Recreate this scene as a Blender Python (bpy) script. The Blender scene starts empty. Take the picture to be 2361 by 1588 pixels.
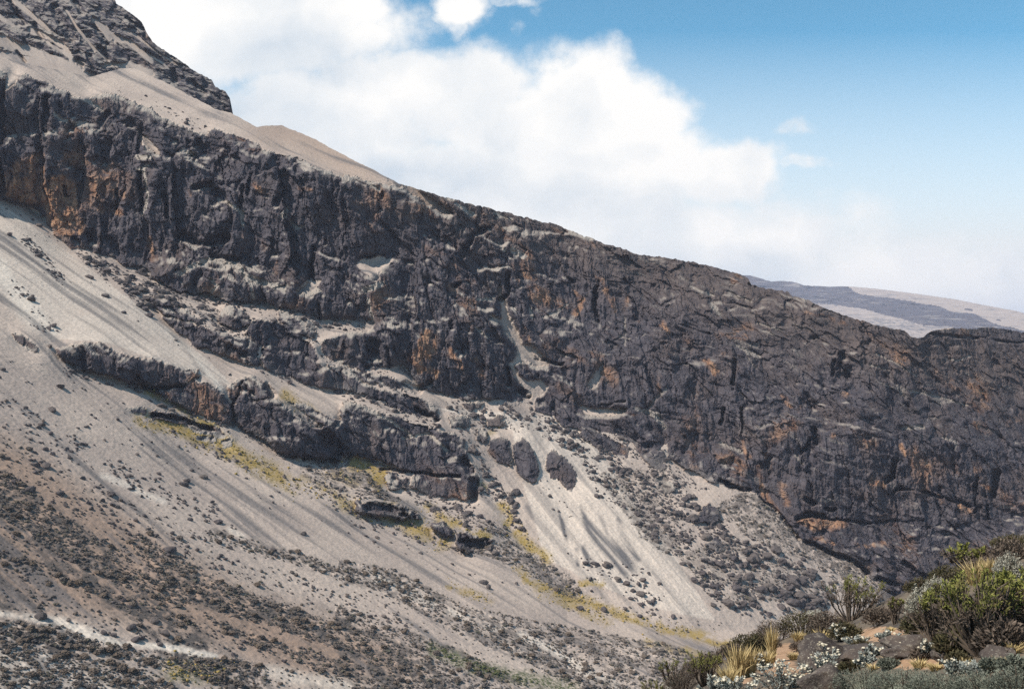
import bpy, bmesh, math, random
import numpy as np
from mathutils import Vector, Matrix, Euler

SC = bpy.context.scene
COL = SC.collection
# ------------------------------------------------------------------ camera
W0, H0 = 2361.0, 1588.0                      # the photograph's own pixel grid, used only to read off directions
F0 = W0 / 2 / math.tan(math.radians(25.0))
cam_d = bpy.data.cameras.new('camera')
cam_d.sensor_width = 36.0
cam_d.lens = 18.0 / math.tan(math.radians(25.0))
cam_d.clip_start = 0.1
cam_d.clip_end = 60000.0
cam = bpy.data.objects.new('camera', cam_d)
COL.objects.link(cam)
cam.location = (0, 0, 0)
cam.rotation_euler = (math.radians(90), 0, 0)
SC.camera = cam
SC.view_settings.view_transform = 'Standard'
SC.view_settings.look = 'None'
SC.view_settings.gamma = 1.0
SC.view_settings.exposure = 0.42
try:
    SC.view_settings.use_curve_mapping = False
except Exception:
    pass
SC.cycles.max_bounces = 5
SC.cycles.diffuse_bounces = 2
SC.cycles.glossy_bounces = 1
SC.cycles.volume_bounces = 0
SC.cycles.use_denoising = False

# ------------------------------------------------------------------ sun
SUN_EL, SUN_AZ = math.radians(52), math.radians(-114)    # azimuth measured from +Y (view direction) towards +X
sun_vec = Vector((math.cos(SUN_EL) * math.sin(SUN_AZ), math.cos(SUN_EL) * math.cos(SUN_AZ), math.sin(SUN_EL)))
sd = bpy.data.lights.new('sun', 'SUN')
sd.energy = 5.0
sd.angle = math.radians(0.5)
sd.color = (1.0, 0.92, 0.83)
sun = bpy.data.objects.new('sun', sd)
COL.objects.link(sun)
sun.rotation_euler = (-sun_vec).to_track_quat('-Z', 'Y').to_euler()

# ------------------------------------------------------------------ node helpers
class NT:
    def __init__(self, tree):
        self.t = tree
    def n(self, kind, **kw):
        nd = self.t.nodes.new(kind)
        for k, v in kw.items():
            setattr(nd, k, v)
        return nd
    def link(self, a, b):
        self.t.links.new(a, b)
    def put(self, sock, v):
        if isinstance(v, bpy.types.NodeSocket):
            self.t.links.new(v, sock)
        else:
            sock.default_value = v
    def math(self, op, a, b=0.0, clamp=False):
        nd = self.n('ShaderNodeMath', operation=op, use_clamp=clamp)
        self.put(nd.inputs[0], a)
        self.put(nd.inputs[1], b)
        return nd.outputs[0]
    def mix(self, f, a, b, blend='MIX'):
        nd = self.n('ShaderNodeMix', data_type='RGBA', blend_type=blend)
        self.put(nd.inputs[0], f)
        self.put(nd.inputs[6], a if isinstance(a, bpy.types.NodeSocket) else (*a, 1.0))
        self.put(nd.inputs[7], b if isinstance(b, bpy.types.NodeSocket) else (*b, 1.0))
        return nd.outputs[2]
    def step(self, v, lo, hi, a=0.0, b=1.0, kind='SMOOTHSTEP'):
        nd = self.n('ShaderNodeMapRange', interpolation_type=kind)
        nd.clamp = True
        self.put(nd.inputs[0], v)
        self.put(nd.inputs[1], lo); self.put(nd.inputs[2], hi)
        self.put(nd.inputs[3], a); self.put(nd.inputs[4], b)
        return nd.outputs[0]
    def noise(self, vec, scale, detail=4.0, rough=0.55, dist=0.0):
        nd = self.n('ShaderNodeTexNoise')
        if vec is not None:
            self.put(nd.inputs['Vector'], vec)
        nd.inputs['Scale'].default_value = scale
        nd.inputs['Detail'].default_value = detail
        nd.inputs['Roughness'].default_value = rough
        nd.inputs['Distortion'].default_value = dist
        return nd.outputs[0]
    def attr(self, name):
        nd = self.n('ShaderNodeAttribute', attribute_name=name)
        sp = self.n('ShaderNodeSeparateColor')
        self.link(nd.outputs['Color'], sp.inputs[0])
        return sp.outputs[0], sp.outputs[1], sp.outputs[2]
    def scale_vec(self, vec, s):
        nd = self.n('ShaderNodeVectorMath', operation='MULTIPLY')
        self.put(nd.inputs[0], vec)
        nd.inputs[1].default_value = s
        return nd.outputs[0]

def new_mat(name):
    m = bpy.data.materials.new(name)
    m.use_nodes = True
    m.node_tree.nodes.clear()
    nt = NT(m.node_tree)
    out = nt.n('ShaderNodeOutputMaterial')
    bs = nt.n('ShaderNodeBsdfPrincipled')
    nt.link(bs.outputs[0], out.inputs[0])
    bs.inputs['Roughness'].default_value = 0.9
    bs.inputs['Specular IOR Level'].default_value = 0.15
    return m, nt, bs

# ------------------------------------------------------------------ sky and clouds (world)
def build_world():
    w = bpy.data.worlds.new('World')
    SC.world = w
    w.use_nodes = True
    nt = NT(w.node_tree)
    w.node_tree.nodes.clear()
    out = nt.n('ShaderNodeOutputWorld')
    bg = nt.n('ShaderNodeBackground')
    bg.inputs[1].default_value = 0.079
    nt.link(bg.outputs[0], out.inputs[0])
    sky = nt.n('ShaderNodeTexSky', sky_type='NISHITA')
    sky.sun_disc = False
    sky.sun_elevation = SUN_EL
    sky.sun_rotation = SUN_AZ
    sky.altitude = 3900
    sky.air_density = 1.0
    sky.dust_density = 0.6
    sky.ozone_density = 1.0
    tc = nt.n('ShaderNodeTexCoord')
    sp = nt.n('ShaderNodeSeparateXYZ')
    nt.link(tc.outputs['Generated'], sp.inputs[0])
    ysafe = nt.math('MAXIMUM', sp.outputs[1], 0.08)
    s = nt.math('DIVIDE', sp.outputs[0], ysafe)
    t = nt.math('DIVIDE', sp.outputs[2], ysafe)
    cv = nt.n('ShaderNodeCombineXYZ')
    nt.link(s, cv.inputs[0]); nt.link(t, cv.inputs[1])
    # billow distortion of the cloud plane
    nA = nt.n('ShaderNodeTexNoise'); nt.link(cv.outputs[0], nA.inputs['Vector'])
    nA.inputs['Scale'].default_value = 9.0; nA.inputs['Detail'].default_value = 8.0; nA.inputs['Roughness'].default_value = 0.6
    dv = nt.n('ShaderNodeVectorMath', operation='MULTIPLY_ADD')
    nt.link(nA.outputs['Color'], dv.inputs[0])
    dv.inputs[1].default_value = (0.075, 0.065, 0)
    nt.link(cv.outputs[0], dv.inputs[2])
    p = dv.outputs[0]
    bias = (0.0375, 0.0325)
    def blob(px, py, rx, ry, gain=1.0):
        cx, cy = (px - W0 / 2) / F0 + bias[0], (H0 / 2 - py) / F0 + bias[1]
        nd = nt.n('ShaderNodeVectorMath', operation='SUBTRACT')
        nt.link(p, nd.inputs[0]); nd.inputs[1].default_value = (cx, cy, 0)
        ml = nt.n('ShaderNodeVectorMath', operation='MULTIPLY')
        nt.link(nd.outputs[0], ml.inputs[0]); ml.inputs[1].default_value = (F0 / rx, F0 / ry, 0)
        ln = nt.n('ShaderNodeVectorMath', operation='LENGTH')
        nt.link(ml.outputs[0], ln.inputs[0])
        return nt.step(ln.outputs['Value'], 1.45, 0.45, 0.0, gain, 'LINEAR')
    CL = [(880, 195, 160, 100, 1), (1070, 240, 180, 120, 1), (740, 290, 300, 160, 1), (1345, 210, 140, 125, 1), (1440, 280, 150, 130, 1),
          (1250, 330, 280, 150, 1), (1480, 380, 190, 120, 1), (1690, 390, 135, 80, 1), (1640, 420, 160, 60, .9), (1853, 382, 52, 24, .5),
          (1840, 300, 66, 26, .46), (1900, 378, 34, 18, .36), (560, 60, 430, 130, 1), (390, 20, 530, 150, 1), (800, 20, 130, 70, .9),
          (1065, 10, 62, 80, .85), (1062, 80, 36, 48, .6), (1100, 480, 520, 190, 1), (1650, 560, 480, 130, .7), (2100, 660, 560, 110, .8),
          (1190, 75, 26, 34, .3), (1760, 150, 30, 50, .22), (1130, -10, 160, 22, .5), (1250, 20, 40, 26, .25), (0, 200, 500, 400, 1)]
    acc = None
    for c in CL:
        b = blob(*c)
        acc = b if acc is None else nt.math('MAXIMUM', acc, b)
    fine = nt.noise(cv.outputs[0], 26.0, 6.0, 0.62)
    acc = nt.math('ADD', acc, nt.math('MULTIPLY', nt.math('SUBTRACT', fine, 0.52), 0.8))
    mask = nt.step(acc, 0.20, 0.76)
    # soft inner modelling of the cloud: bluish grey hollows, white tops
    inner = nt.noise(dv.outputs[0], 6.5, 5.0, 0.55)
    def hollow(px, py, rx, ry, g):
        return blob(px, py, rx, ry, g)
    hl = None
    for c in [(560, 300, 260, 120, .9), (950, 430, 230, 70, .7), (690, 130, 220, 80, .6), (920, 300, 120, 60, .35), (1330, 250, 60, 80, .25), (1740, 620, 150, 60, .6), (1480, 470, 400, 60, .3), (1430,360,120,30,.3)]:
        b = hollow(*c)
        hl = b if hl is None else nt.math('MAXIMUM', hl, b)
    g = nt.math('ADD', nt.math('MULTIPLY', hl, 0.85), nt.math('MULTIPLY', nt.math('SUBTRACT', inner, 0.45), 2.5), True)
    ccol = nt.mix(g, (10.2, 10.05, 9.75), (5.7, 6.65, 7.6))
    # clear sky: the Nishita sky, whitening towards the hazy horizon
    tint = nt.mix(1.0, sky.outputs[0], SKY_TINT, 'MULTIPLY')
    hz = nt.step(t, 0.285, 0.095, 0.0, 1.0, 'LINEAR')
    base = nt.mix(hz, tint, (8.3, 8.75, 8.85))
    front = nt.step(sp.outputs[1], 0.1, 0.3)
    # elsewhere in the sky, loose broken cloud
    nB = nt.noise(tc.outputs['Generated'], 2.2, 6.0, 0.6)
    mB = nt.step(nB, 0.52, 0.68, 0.0, 0.7)
    mask = nt.math('ADD', nt.math('MULTIPLY', mask, front), nt.math('MULTIPLY', mB, nt.math('SUBTRACT', 1.0, front)))
    nt.link(nt.mix(mask, base, ccol), bg.inputs[0])
SKY_TINT = (1.1, 1.9, 1.75)
build_world()
# ------------------------------------------------------------------ numeric noise
rng = np.random.default_rng(7)
_perm = rng.permutation(256).astype(np.int32)
_perm = np.concatenate([_perm, _perm, _perm])
_g = np.array([[1,1,0],[-1,1,0],[1,-1,0],[-1,-1,0],[1,0,1],[-1,0,1],[1,0,-1],[-1,0,-1],[0,1,1],[0,-1,1],[0,1,-1],[0,-1,-1],[1,1,0],[-1,1,0],[0,-1,1],[0,-1,-1]], np.float32)
def perlin(x, y, z):
    x = np.asarray(x, np.float32); y = np.asarray(y, np.float32); z = np.asarray(z, np.float32)
    x, y, z = np.broadcast_arrays(x, y, z)
    xi = np.floor(x).astype(np.int32); yi = np.floor(y).astype(np.int32); zi = np.floor(z).astype(np.int32)
    fx, fy, fz = x - xi, y - yi, z - zi
    xi &= 255; yi &= 255; zi &= 255
    u = fx*fx*fx*(fx*(fx*6-15)+10); v = fy*fy*fy*(fy*(fy*6-15)+10); w = fz*fz*fz*(fz*(fz*6-15)+10)
    out = np.zeros_like(fx)
    for dx in (0, 1):
        a = _perm[xi + dx]
        wx = u if dx else 1 - u
        for dy in (0, 1):
            b = _perm[a + yi + dy]
            wy = wx * (v if dy else 1 - v)
            for dz in (0, 1):
                h = _perm[b + zi + dz] & 15
                out += wy * (w if dz else 1 - w) * (_g[h, 0]*(fx-dx) + _g[h, 1]*(fy-dy) + _g[h, 2]*(fz-dz))
    return out
def fbm(x, y, z, octv=4, rough=0.5, ridged=False):
    s, a, tot, f = 0.0, 1.0, 0.0, 1.0
    for i in range(octv):
        n = perlin(np.asarray(x)*f + 17.3*i, np.asarray(y)*f - 9.1*i, np.asarray(z)*f + 5.7*i)
        if ridged:
            n = 1 - 2*np.abs(n)*1.4
        s = s + a*n; tot += a
        a *= rough; f *= 2.03
    return s / tot
def worley(p, q, seed=0):
    """cells of a warped plane: distance to the border and one random number per cell"""
    p = np.asarray(p, np.float32); q = np.asarray(q, np.float32)
    pi = np.floor(p).astype(np.int32); qi = np.floor(q).astype(np.int32)
    f1 = np.full(p.shape, 9, np.float32); f2 = f1.copy()
    rid = np.zeros(p.shape, np.float32); rid2 = rid.copy(); ox = rid.copy(); oy = rid.copy()
    for dx in (-1, 0, 1):
        for dy in (-1, 0, 1):
            cx, cy = pi + dx, qi + dy
            h = _perm[_perm[(cx + seed) & 255] + (cy & 255)]
            h2 = _perm[h + ((cx * 7 + seed) & 255)]
            h3 = _perm[h2 + ((cy * 3) & 255)]
            ex, ey = cx + h / 256.0 - p, cy + h2 / 256.0 - q
            d = np.hypot(ex, ey).astype(np.float32)
            near = d < f1
            f2 = np.where(near, f1, np.minimum(f2, d))
            f1 = np.where(near, d, f1)
            rid = np.where(near, h3 / 127.5 - 1, rid)
            rid2 = np.where(near, h / 127.5 - 1, rid2)
            ox = np.where(near, ex, ox); oy = np.where(near, ey, oy)
    return f2 - f1, rid, rid2, ox, oy
def facets(p, q, seed=0):
    """broken rock: every cell is one flat face with its own tilt and set-back"""
    b, r, r2, ox, oy = worley(p, q, seed)
    r3 = np.mod(r*37.7 + r2*11.3, 2.0) - 1
    return b, r*.5 + r2*1.1*ox + r3*1.1*oy
def sstep(lo, hi, v):
    k = np.clip((v - lo) / (hi - lo), 0, 1)
    return k*k*(3 - 2*k)

# ------------------------------------------------------------------ maps of the mountainside
# Where rock, scree, rust, grass and boulders lie on the slope.  The maps cover the slope beyond the frame too.
RX0, RY0, RS = -440, -120, 2.0
RW, RH = 1640, 1060
def blank():
    return np.zeros((RH, RW), np.float32)
def poly(m, pts, val=1.0):
    pts = (np.array(pts, np.float32) - (RX0, RY0)) / RS
    x0, y0 = np.maximum(np.floor(pts.min(0)).astype(int) - 1, 0)
    x1, y1 = np.ceil(pts.max(0)).astype(int) + 2
    x1, y1 = min(x1, RW), min(y1, RH)
    if x1 <= x0 or y1 <= y0:
        return
    X, Y = np.meshgrid(np.arange(x0, x1) + .5, np.arange(y0, y1) + .5)
    ins = np.zeros(X.shape, bool)
    n = len(pts)
    for i in range(n):
        ax, ay = pts[i]; bx, by = pts[(i + 1) % n]
        if ay == by:
            continue
        c = (ay > Y) != (by > Y)
        ins ^= c & (X < (bx - ax) * (Y - ay) / (by - ay) + ax)
    sub = m[y0:y1, x0:x1]
    sub[ins] = val
def stroke(m, pts, val=1.0, w=8, soft=0.5):
    """a band along a line; pts may carry their own width as third value"""
    P = [((p[0] - RX0) / RS, (p[1] - RY0) / RS, (p[2] if len(p) > 2 else w) / RS) for p in pts]
    if len(P) == 1:
        P.append((P[0][0] + .5, P[0][1] + .5, P[0][2]))
    for (ax, ay, aw), (bx, by, bw) in zip(P[:-1], P[1:]):
        r = max(aw, bw) * (1 + soft) + 1
        x0, x1 = int(max(min(ax, bx) - r, 0)), int(min(max(ax, bx) + r + 2, RW))
        y0, y1 = int(max(min(ay, by) - r, 0)), int(min(max(ay, by) + r + 2, RH))
        if x1 <= x0 or y1 <= y0:
            continue
        X, Y = np.meshgrid(np.arange(x0, x1) + .5, np.arange(y0, y1) + .5)
        L = max((bx - ax)**2 + (by - ay)**2, 1e-6)
        k = np.clip(((X - ax)*(bx - ax) + (Y - ay)*(by - ay)) / L, 0, 1)
        d = np.hypot(X - ax - k*(bx - ax), Y - ay - k*(by - ay))
        ww = (aw + k*(bw - aw)) / 2 + .3
        c = np.clip((ww*(1 + soft) - d) / (2*ww*soft + .4), 0, 1)
        sub = m[y0:y1, x0:x1]
        if val >= 0:
            sub[...] = np.maximum(sub, c * val)
        else:
            sub[...] = np.minimum(sub, 1 - c)
def extend(m):
    i0, i1 = int((3 - RX0) / RS), int((2334 - RX0) / RS)
    j1 = int((1584 - RY0) / RS)
    m[:, :i0] = m[:, i0:i0+1]
    m[:, i1:] = m[:, i1:i1+1]
    m[j1:, :] = m[j1:j1+1, :]
    return m
def blur(m, r):
    r = max(int(round(r / RS)), 1)
    for _ in range(2):
        for ax in (0, 1):
            pad = [(0, 0), (0, 0)]; pad[ax] = (r + 1, r)
            c = np.cumsum(np.pad(m, pad, mode='edge'), axis=ax, dtype=np.float64)
            n = m.shape[ax]
            a = np.take(c, np.arange(2*r + 1, 2*r + 1 + n), axis=ax)
            b = np.take(c, np.arange(0, n), axis=ax)
            m = ((a - b) / (2*r + 1)).astype(np.float32)
    return m
def sample(m, px, py):
    fx = np.clip((px - RX0) / RS - .5, 0, RW - 1.001); fy = np.clip((py - RY0) / RS - .5, 0, RH - 1.001)
    ix, iy = fx.astype(np.int32), fy.astype(np.int32)
    fx, fy = fx - ix, fy - iy
    return ((m[iy, ix]*(1-fx) + m[iy, ix+1]*fx)*(1-fy) + (m[iy+1, ix]*(1-fx) + m[iy+1, ix+1]*fx)*fy).astype(np.float32)
rock = blank()
poly(rock, [(-440,120),(0,160),(15,170),(12,202),(5,215),(20,208),(48,172),(58,169),(96,186),(124,203),(155,210),(179,224),(195,232),(240,214),(275,218),(310,232),(345,252),
 (370,270),(400,285),(427,290),(450,305),(475,310),(492,296),(516,303),(565,320),(592,334),(620,348),(654,362),(689,368),(723,386),(758,399),(800,408),(842,413),(863,418),(894,427),(918,420),
 (942,420),(987,436),(1035,446),(1117,467),(1207,491),(1338,530),(1580,590),(1760,640),(1904,700),(2120,760),(2361,740),(2800,800),(2800,1600),(2300,1600),(2050,1420),
 (2025,1341),(1973,1299),(1904,1272),(1842,1237),(1780,1165),(1732,1138),(1661,1117),(1623,1098),(1594,1088),(1556,1063),(1540,1059),(1537,1021),(1498,1037),(1450,1018),(1420,1000),(1349,992),(1304,980),(1275,955),
 (1235,950),(1230,930),(1207,926),(1159,922),(1073,919),(1021,905),(973,899),(935,843),(894,847),(838,854),(780,840),(740,810),(728,775),(735,735),(689,720),(637,706),(585,690),(558,696),(517,692),(482,675),(413,671),(350,640),(337,618),
 (293,613),(262,599),(234,585),(207,572),(165,572),(124,541),(107,503),(85,485),(50,470),(0,461),(-440,440)])
# lower buttress and its outcrops
BUTT = [
 [(127,806),(172,792),(234,792),(262,813),(310,826),(362,826),(396,844),(448,854),(465,868),(413,885),(344,892),(303,885),(262,871),(193,854),(148,826)],
 [(344,892),(413,885),(448,878),(482,885),(517,909),(527,923),(537,940),(537,981),(499,971),(448,954),(406,930),(372,913)],
 [(527,892),(548,875),(585,871),(610,885),(630,913),(603,919),(551,930),(530,919)],
 [(537,933),(603,921),(644,921),(661,940),(689,968),(723,985),(775,981),(795,1000),(800,1048),(785,1058),(745,1060),(690,1055),(637,1037),(600,1009),(551,981)],
 [(372,727),(430,740),(489,761),(551,778),(599,792),(599,844),(558,840),(499,813),(448,796),(413,768)],
 [(603,802),(689,816),(800,864),(883,902),(928,909),(973,916),(1000,933),(1011,954),(1007,971),(973,961),(911,944),(876,926),(832,909),(780,899),(740,895),(654,868),(606,847)],
 [(790,926),(832,933),(870,950),(930,965),(990,985),(1040,996),(1070,1015),(1078,1050),(1100,1093),(1107,1137),(1083,1158),(1049,1151),(987,1141),(945,1127),(952,1093),(904,1075),(849,1055),(800,1050),(775,1010)],
 [(818,1151),(849,1160),(925,1163),(952,1180),(973,1199),(945,1199),(883,1193),(825,1182)],
 [(1049,1234),(1073,1224),(1124,1241),(1145,1250),(1110,1265),(1076,1272),(1052,1268)],
 [(985,1208),(1020,1200),(1050,1222),(1040,1240),(1000,1230)],
 [(345,945),(400,950),(450,975),(500,985),(530,1002),(520,1012),(460,1000),(420,978),(350,962)],
 [(450,1005),(500,1010),(495,1022),(455,1018)], [(510,1015),(535,1010),(537,1028),(515,1030)],
 [(885,1100),(905,1090),(940,1105),(945,1128),(905,1130)],
 [(28,770),(50,772),(75,790),(92,812),(70,806),(40,785)],
 [(290,945),(330,940),(345,950),(310,955)],
]
SLAB = [
 [(1129,1018),(1151,1005),(1176,1021),(1178,1072),(1148,1063),(1127,1037)],
 [(1183,1027),(1205,1008),(1224,1021),(1234,1053),(1243,1085),(1234,1117),(1208,1104),(1186,1078)],
 [(1258,1047),(1272,1037),(1304,1053),(1320,1078),(1334,1110),(1320,1130),(1298,1117),(1269,1098),(1259,1078)],
 [(1119,967),(1150,955),(1180,964),(1176,983),(1125,983)],
 [(1100,985),(1125,990),(1120,1020),(1100,1015)],
 [(1025,960),(1060,955),(1090,965),(1080,985),(1040,985)],
 [(1235,920),(1262,915),(1275,940),(1250,950),(1232,940)],
]
SMALLROCK = [
 [(1594,1213),(1625,1205),(1660,1203),(1665,1180),(1640,1158),(1620,1170),(1610,1195)],
 [(1620,1250),(1650,1235),(1672,1262),(1650,1275)],
 [(2080,1275),(2105,1262),(2150,1265),(2178,1300),(2170,1318),(2152,1330),(2115,1318),(2088,1298)],
]
MID = [
 [(600,735),(660,750),(720,790),(735,830),(720,850),(640,815),(590,790),(560,770),(575,745)],
 [(520,700),(560,715),(575,745),(540,760),(500,735)], [(640,715),(690,730),(730,750),(725,780),(680,765),(640,735)],
 [(735,835),(800,850),(870,860),(930,880),(960,905),(900,895),(830,875),(760,860)],
 [(880,1000),(940,1005),(1010,1040),(1000,1050),(930,1030)], [(655,925),(700,930),(770,965),(830,1000),(790,1000),(720,965)],
 [(335,680),(380,690),(430,715),(470,740),(430,738),(372,722)], [(1060,925),(1120,930),(1110,945),(1070,942)],
 [(1340,985),(1400,1005),(1450,1030),(1440,1050),(1380,1030),(1340,1005)], [(1300,955),(1350,965),(1345,985),(1305,975)],
 [(1460,1015),(1530,1040),(1535,1090),(1500,1075),(1465,1040)], [(1510,1100),(1540,1095),(1560,1130),(1530,1140)],
]
for p in BUTT + SLAB + SMALLROCK + MID:
    poly(rock, p)
# pale scree lying in the rock
ledge = blank()
def S(*a, w=6): stroke(ledge, [(q[0], q[1], (q[2] if len(q) > 2 else w)*1.25) for q in a], 1)
poly(rock, [(313,293),(331,310),(362,351),(368,358),(344,348),(324,327)], 0)
poly(rock, [(735,738),(780,735),(840,740),(862,750),(850,768),(820,765),(780,775),(745,790),(735,815),(728,790)], 0)
poly(rock, [(828,603),(880,600),(910,597),(880,625),(862,640),(845,628)], 0)
S((942,428,6),(985,458,14),(1020,484,12),(1040,492,4)); S((1050,470,4),(1085,492,9)); S((1140,490,3),(1180,505,5))
S((838,412,3),(872,436,8)); S((127,262),(140,275),(175,285),(200,283), w=6); S((103,310),(131,300), w=5); S((424,348),(448,355), w=7)
S((317,362),(344,362), w=8); S((320,390,8),(345,378,4)); S((331,389),(341,448),(335,480),(327,496), w=4); S((503,458,3),(535,472,6),(558,489,8),(561,523,3)); S((665,478,4),(654,496,12)); S((668,510,4),(689,527,4),(700,520,3))
S((179,220,4),(210,238,8),(241,258,4)); S((417,630),(440,615),(482,599),(551,613),(565,634),(603,651),(654,665), w=9); S((689,671,6),(715,660,22),(737,648,6))
S((482,675,5),(500,660,5),(482,640,4)); S((585,690,4),(575,650,4))
S((842,668,10),(880,655,10)); S((850,690),(858,740), w=5); S((1183,575),(1204,590), w=10); S((1150,560,3),(1165,580,5))
S((1162,690,6),(1163,720,12),(1172,748,20),(1180,768,20),(1196,795,12),(1205,806,18),(1215,818,34),(1232,832,18),(1262,838,3))
S((1196,815,4),(1178,842,4),(1190,865,4),(1210,885,12),(1235,892,26),(1255,885,8)); S((1235,892,20),(1225,912,12),(1210,930,12)); S((1135,730,8),(1160,740,10))
S((1310,700,2),(1285,720,4),(1252,730,4)); S((1224,710),(1228,733), w=5); S((1390,835,3),(1378,860,12),(1368,885,20)); S((1400,880,6)); S((1441,733),(1441,795), w=4); S((1537,895),(1515,915),(1500,937), w=6)
S((1097,755),(1124,778), w=4); S((1100,690,3),(1130,690,5)); S((1340,935,4),(1355,950,14),(1400,950,14),(1440,945,8)); S((1465,940,6),(1510,955,14),(1535,985,8)); S((1430,775,4),(1450,780,4))
S((1594,661),(1643,682), w=6); S((1677,671),(1732,695), w=3); S((1745,745),(1805,762), w=3); S((1698,795,4),(1725,812,12),(1753,823,6)); S((1725,825),(1742,850), w=3); S((2021,813),(2060,835),(2111,864), w=3)
S((2180,826),(2210,830),(2235,820), w=4); S((2080,985),(2128,985), w=8); S((2173,1010),(2204,1020),(2204,1037), w=5); S((1663,1023),(1711,1043), w=8); S((1835,1050),(1850,1070), w=6); S((1290,1075), w=4)
S((1900,690),(1990,735), w=2); S((1640,700),(1660,725), w=8); S((2005,840),(2050,855),(2055,880), w=3); S((2100,900),(2160,915),(2230,935), w=4); S((1870,925),(1900,935), w=4)
S((1178,1020),(1180,1080), w=5); S((1245,1030,4),(1250,1060,9),(1258,1100,7))
S((930,1010),(990,1000),(1030,1040), w=5); S((840,940),(900,970),(960,1010), w=4); S((745,840),(760,850), w=5)
extend(rock); extend(ledge)

chute = blank()          # the debris gully that breaks the wall
for a in [[(1152,660,5),(1158,690,12),(1160,720,18),(1170,745,28),(1182,768,24),(1197,795,22),(1214,815,40),(1236,830,34),(1262,838,8)], [(1205,812,16),(1182,842,12),(1192,866,12),(1213,888,18),(1240,894,40),(1262,888,14)], [(1238,890,26),(1226,912,22),(1215,940,36),(1190,960,60)],
          [(1135,730,8),(1165,745,14)], [(870,640,14),(850,620,26),(840,608,30),(880,600,14)], [(1390,838,4),(1378,865,16),(1368,885,22)], [(735,745,20),(790,752,34),(850,752,26)], [(690,672,8),(715,660,24),(737,648,8)], [(1335,935,6),(1355,950,16),(1400,952,18),(1440,946,10)], [(318,300,8),(335,320,16),(362,352,10)], [(900,415,14),(945,434,16),(985,462,18),(1022,486,14),(1042,493,6)]]:
    stroke(chute, a, 1, 10, .35)
extend(chute)
slabm = blank()
for p in SLAB[:4]: poly(slabm, p)
extend(slabm)
bulge = blank()
for p in BUTT[:10] + SMALLROCK[2:]:
    poly(bulge, p)
for p in SLAB[:4]:
    poly(bulge, p, .4)
extend(bulge)

brush = blank()          # dark heath growing on the slope
poly(brush, [(1715,1131),(1663,1155),(1650,1180),(1668,1200),(1691,1200),(1715,1237),(1753,1251),(1773,1265),(1835,1286),(1887,1310),(1921,1341),(1990,1420),(2100,1440),(2060,1380),(1973,1299),(1904,1272),(1842,1237),(1780,1165)], .8)
poly(brush, [(1015,1265),(1100,1275),(1150,1290),(1200,1310),(1290,1370),(1345,1390),(1330,1340),(1240,1280),(1190,1245),(1150,1250),(1100,1255)], .9)
poly(brush, [(0,1425),(120,1440),(240,1480),(330,1500),(480,1513),(560,1520),(610,1530),(625,1570),(600,1588),(520,1588),(430,1550),(330,1530),(200,1500),(60,1480),(0,1470)], .95)
poly(brush, [(0,1085),(30,1090),(120,1170),(210,1225),(330,1300),(470,1390),(400,1400),(280,1350),(150,1290),(0,1190)], .62)
poly(brush, [(286,1217),(330,1235),(380,1265),(517,1341),(654,1392),(758,1427),(900,1490),(800,1500),(640,1450),(480,1400),(380,1345),(310,1270)], .85)
poly(brush, [(780,1288),(900,1310),(1000,1360),(1100,1405),(1290,1440),(1560,1490),(1640,1530),(1580,1588),(1330,1588),(1220,1530),(1080,1470),(960,1410),(860,1350),(780,1320)], .75)
poly(brush, [(780,1390),(900,1440),(1040,1490),(1150,1540),(1260,1588),(950,1588),(850,1530),(760,1470)], .7)
poly(brush, [(800,1065),(850,1090),(900,1140),(1000,1180),(1110,1200),(1170,1215),(1180,1250),(1130,1230),(1000,1165),(860,1150),(780,1130),(700,1100),(690,1070)], .75)
poly(brush, [(440,1400),(560,1455),(700,1490),(860,1540),(1000,1588),(820,1588),(690,1530),(560,1480)], .6)
stroke(brush, [(480,1230),(600,1265),(700,1290),(800,1330),(1000,1375)], .8, 22)
stroke(brush, [(0,1280),(150,1330),(330,1400),(480,1450)], .5, 26)
poly(brush, [(0,1090),(200,1180),(420,1290),(640,1380),(900,1450),(1100,1530),(1150,1588),(0,1588),(0,1480),(300,1530),(560,1540),(480,1490),(240,1430),(0,1390)], np.float32(.42)) if False else None
poly(brush, [(1380,1090),(1530,1080),(1560,1180),(1570,1260),(1545,1285),(1480,1240)], .55)
poly(brush, [(1560,1280),(1680,1240),(1760,1270),(1850,1310),(1900,1380),(1700,1390),(1620,1350)], .5)
extend(brush)
pale = blank()           # freshly slipped, bright scree and cut banks
stroke(pale, [(0,1413,12),(69,1423,16),(138,1434,22),(193,1454,26),(241,1470,20),(286,1484,10),(362,1489,12),(413,1497,22),(465,1506,18),(499,1510,8)], 1, 10)
poly(pale, [(-440,440),(0,470),(110,545),(300,690),(480,830),(540,890),(420,850),(250,790),(120,780),(0,680),(-440,600)], .55)
stroke(pale, [(-30,580,30),(4,605,26),(16,650,46),(48,690,52),(88,735,54),(118,765,34)], 1, 10)
stroke(pale, [(235,1098),(290,1115),(330,1140),(380,1155)], .7, 14)
stroke(pale, [(380,760),(430,800),(470,850),(510,895)], 1, 12)
stroke(pale, [(1245,1140),(1252,1180),(1262,1210),(1285,1265),(1330,1310),(1370,1340)], .9, 16)
stroke(pale, [(1330,1050),(1345,1110),(1400,1160),(1460,1200),(1475,1270),(1500,1310)], .7, 16)
stroke(pale, [(870,1335),(920,1350),(960,1375),(1000,1395)], .8, 18)
stroke(pale, [(1040,1410),(1075,1420)], .7, 18); stroke(pale, [(1120,1445),(1160,1450)], .6, 14); stroke(pale, [(1200,1465),(1280,1500),(1340,1540),(1420,1580)], .7, 20)
stroke(pale, [(530,1220),(560,1235)], .7, 12); stroke(pale, [(620,1545),(700,1565),(800,1580)], .6, 30)
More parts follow.
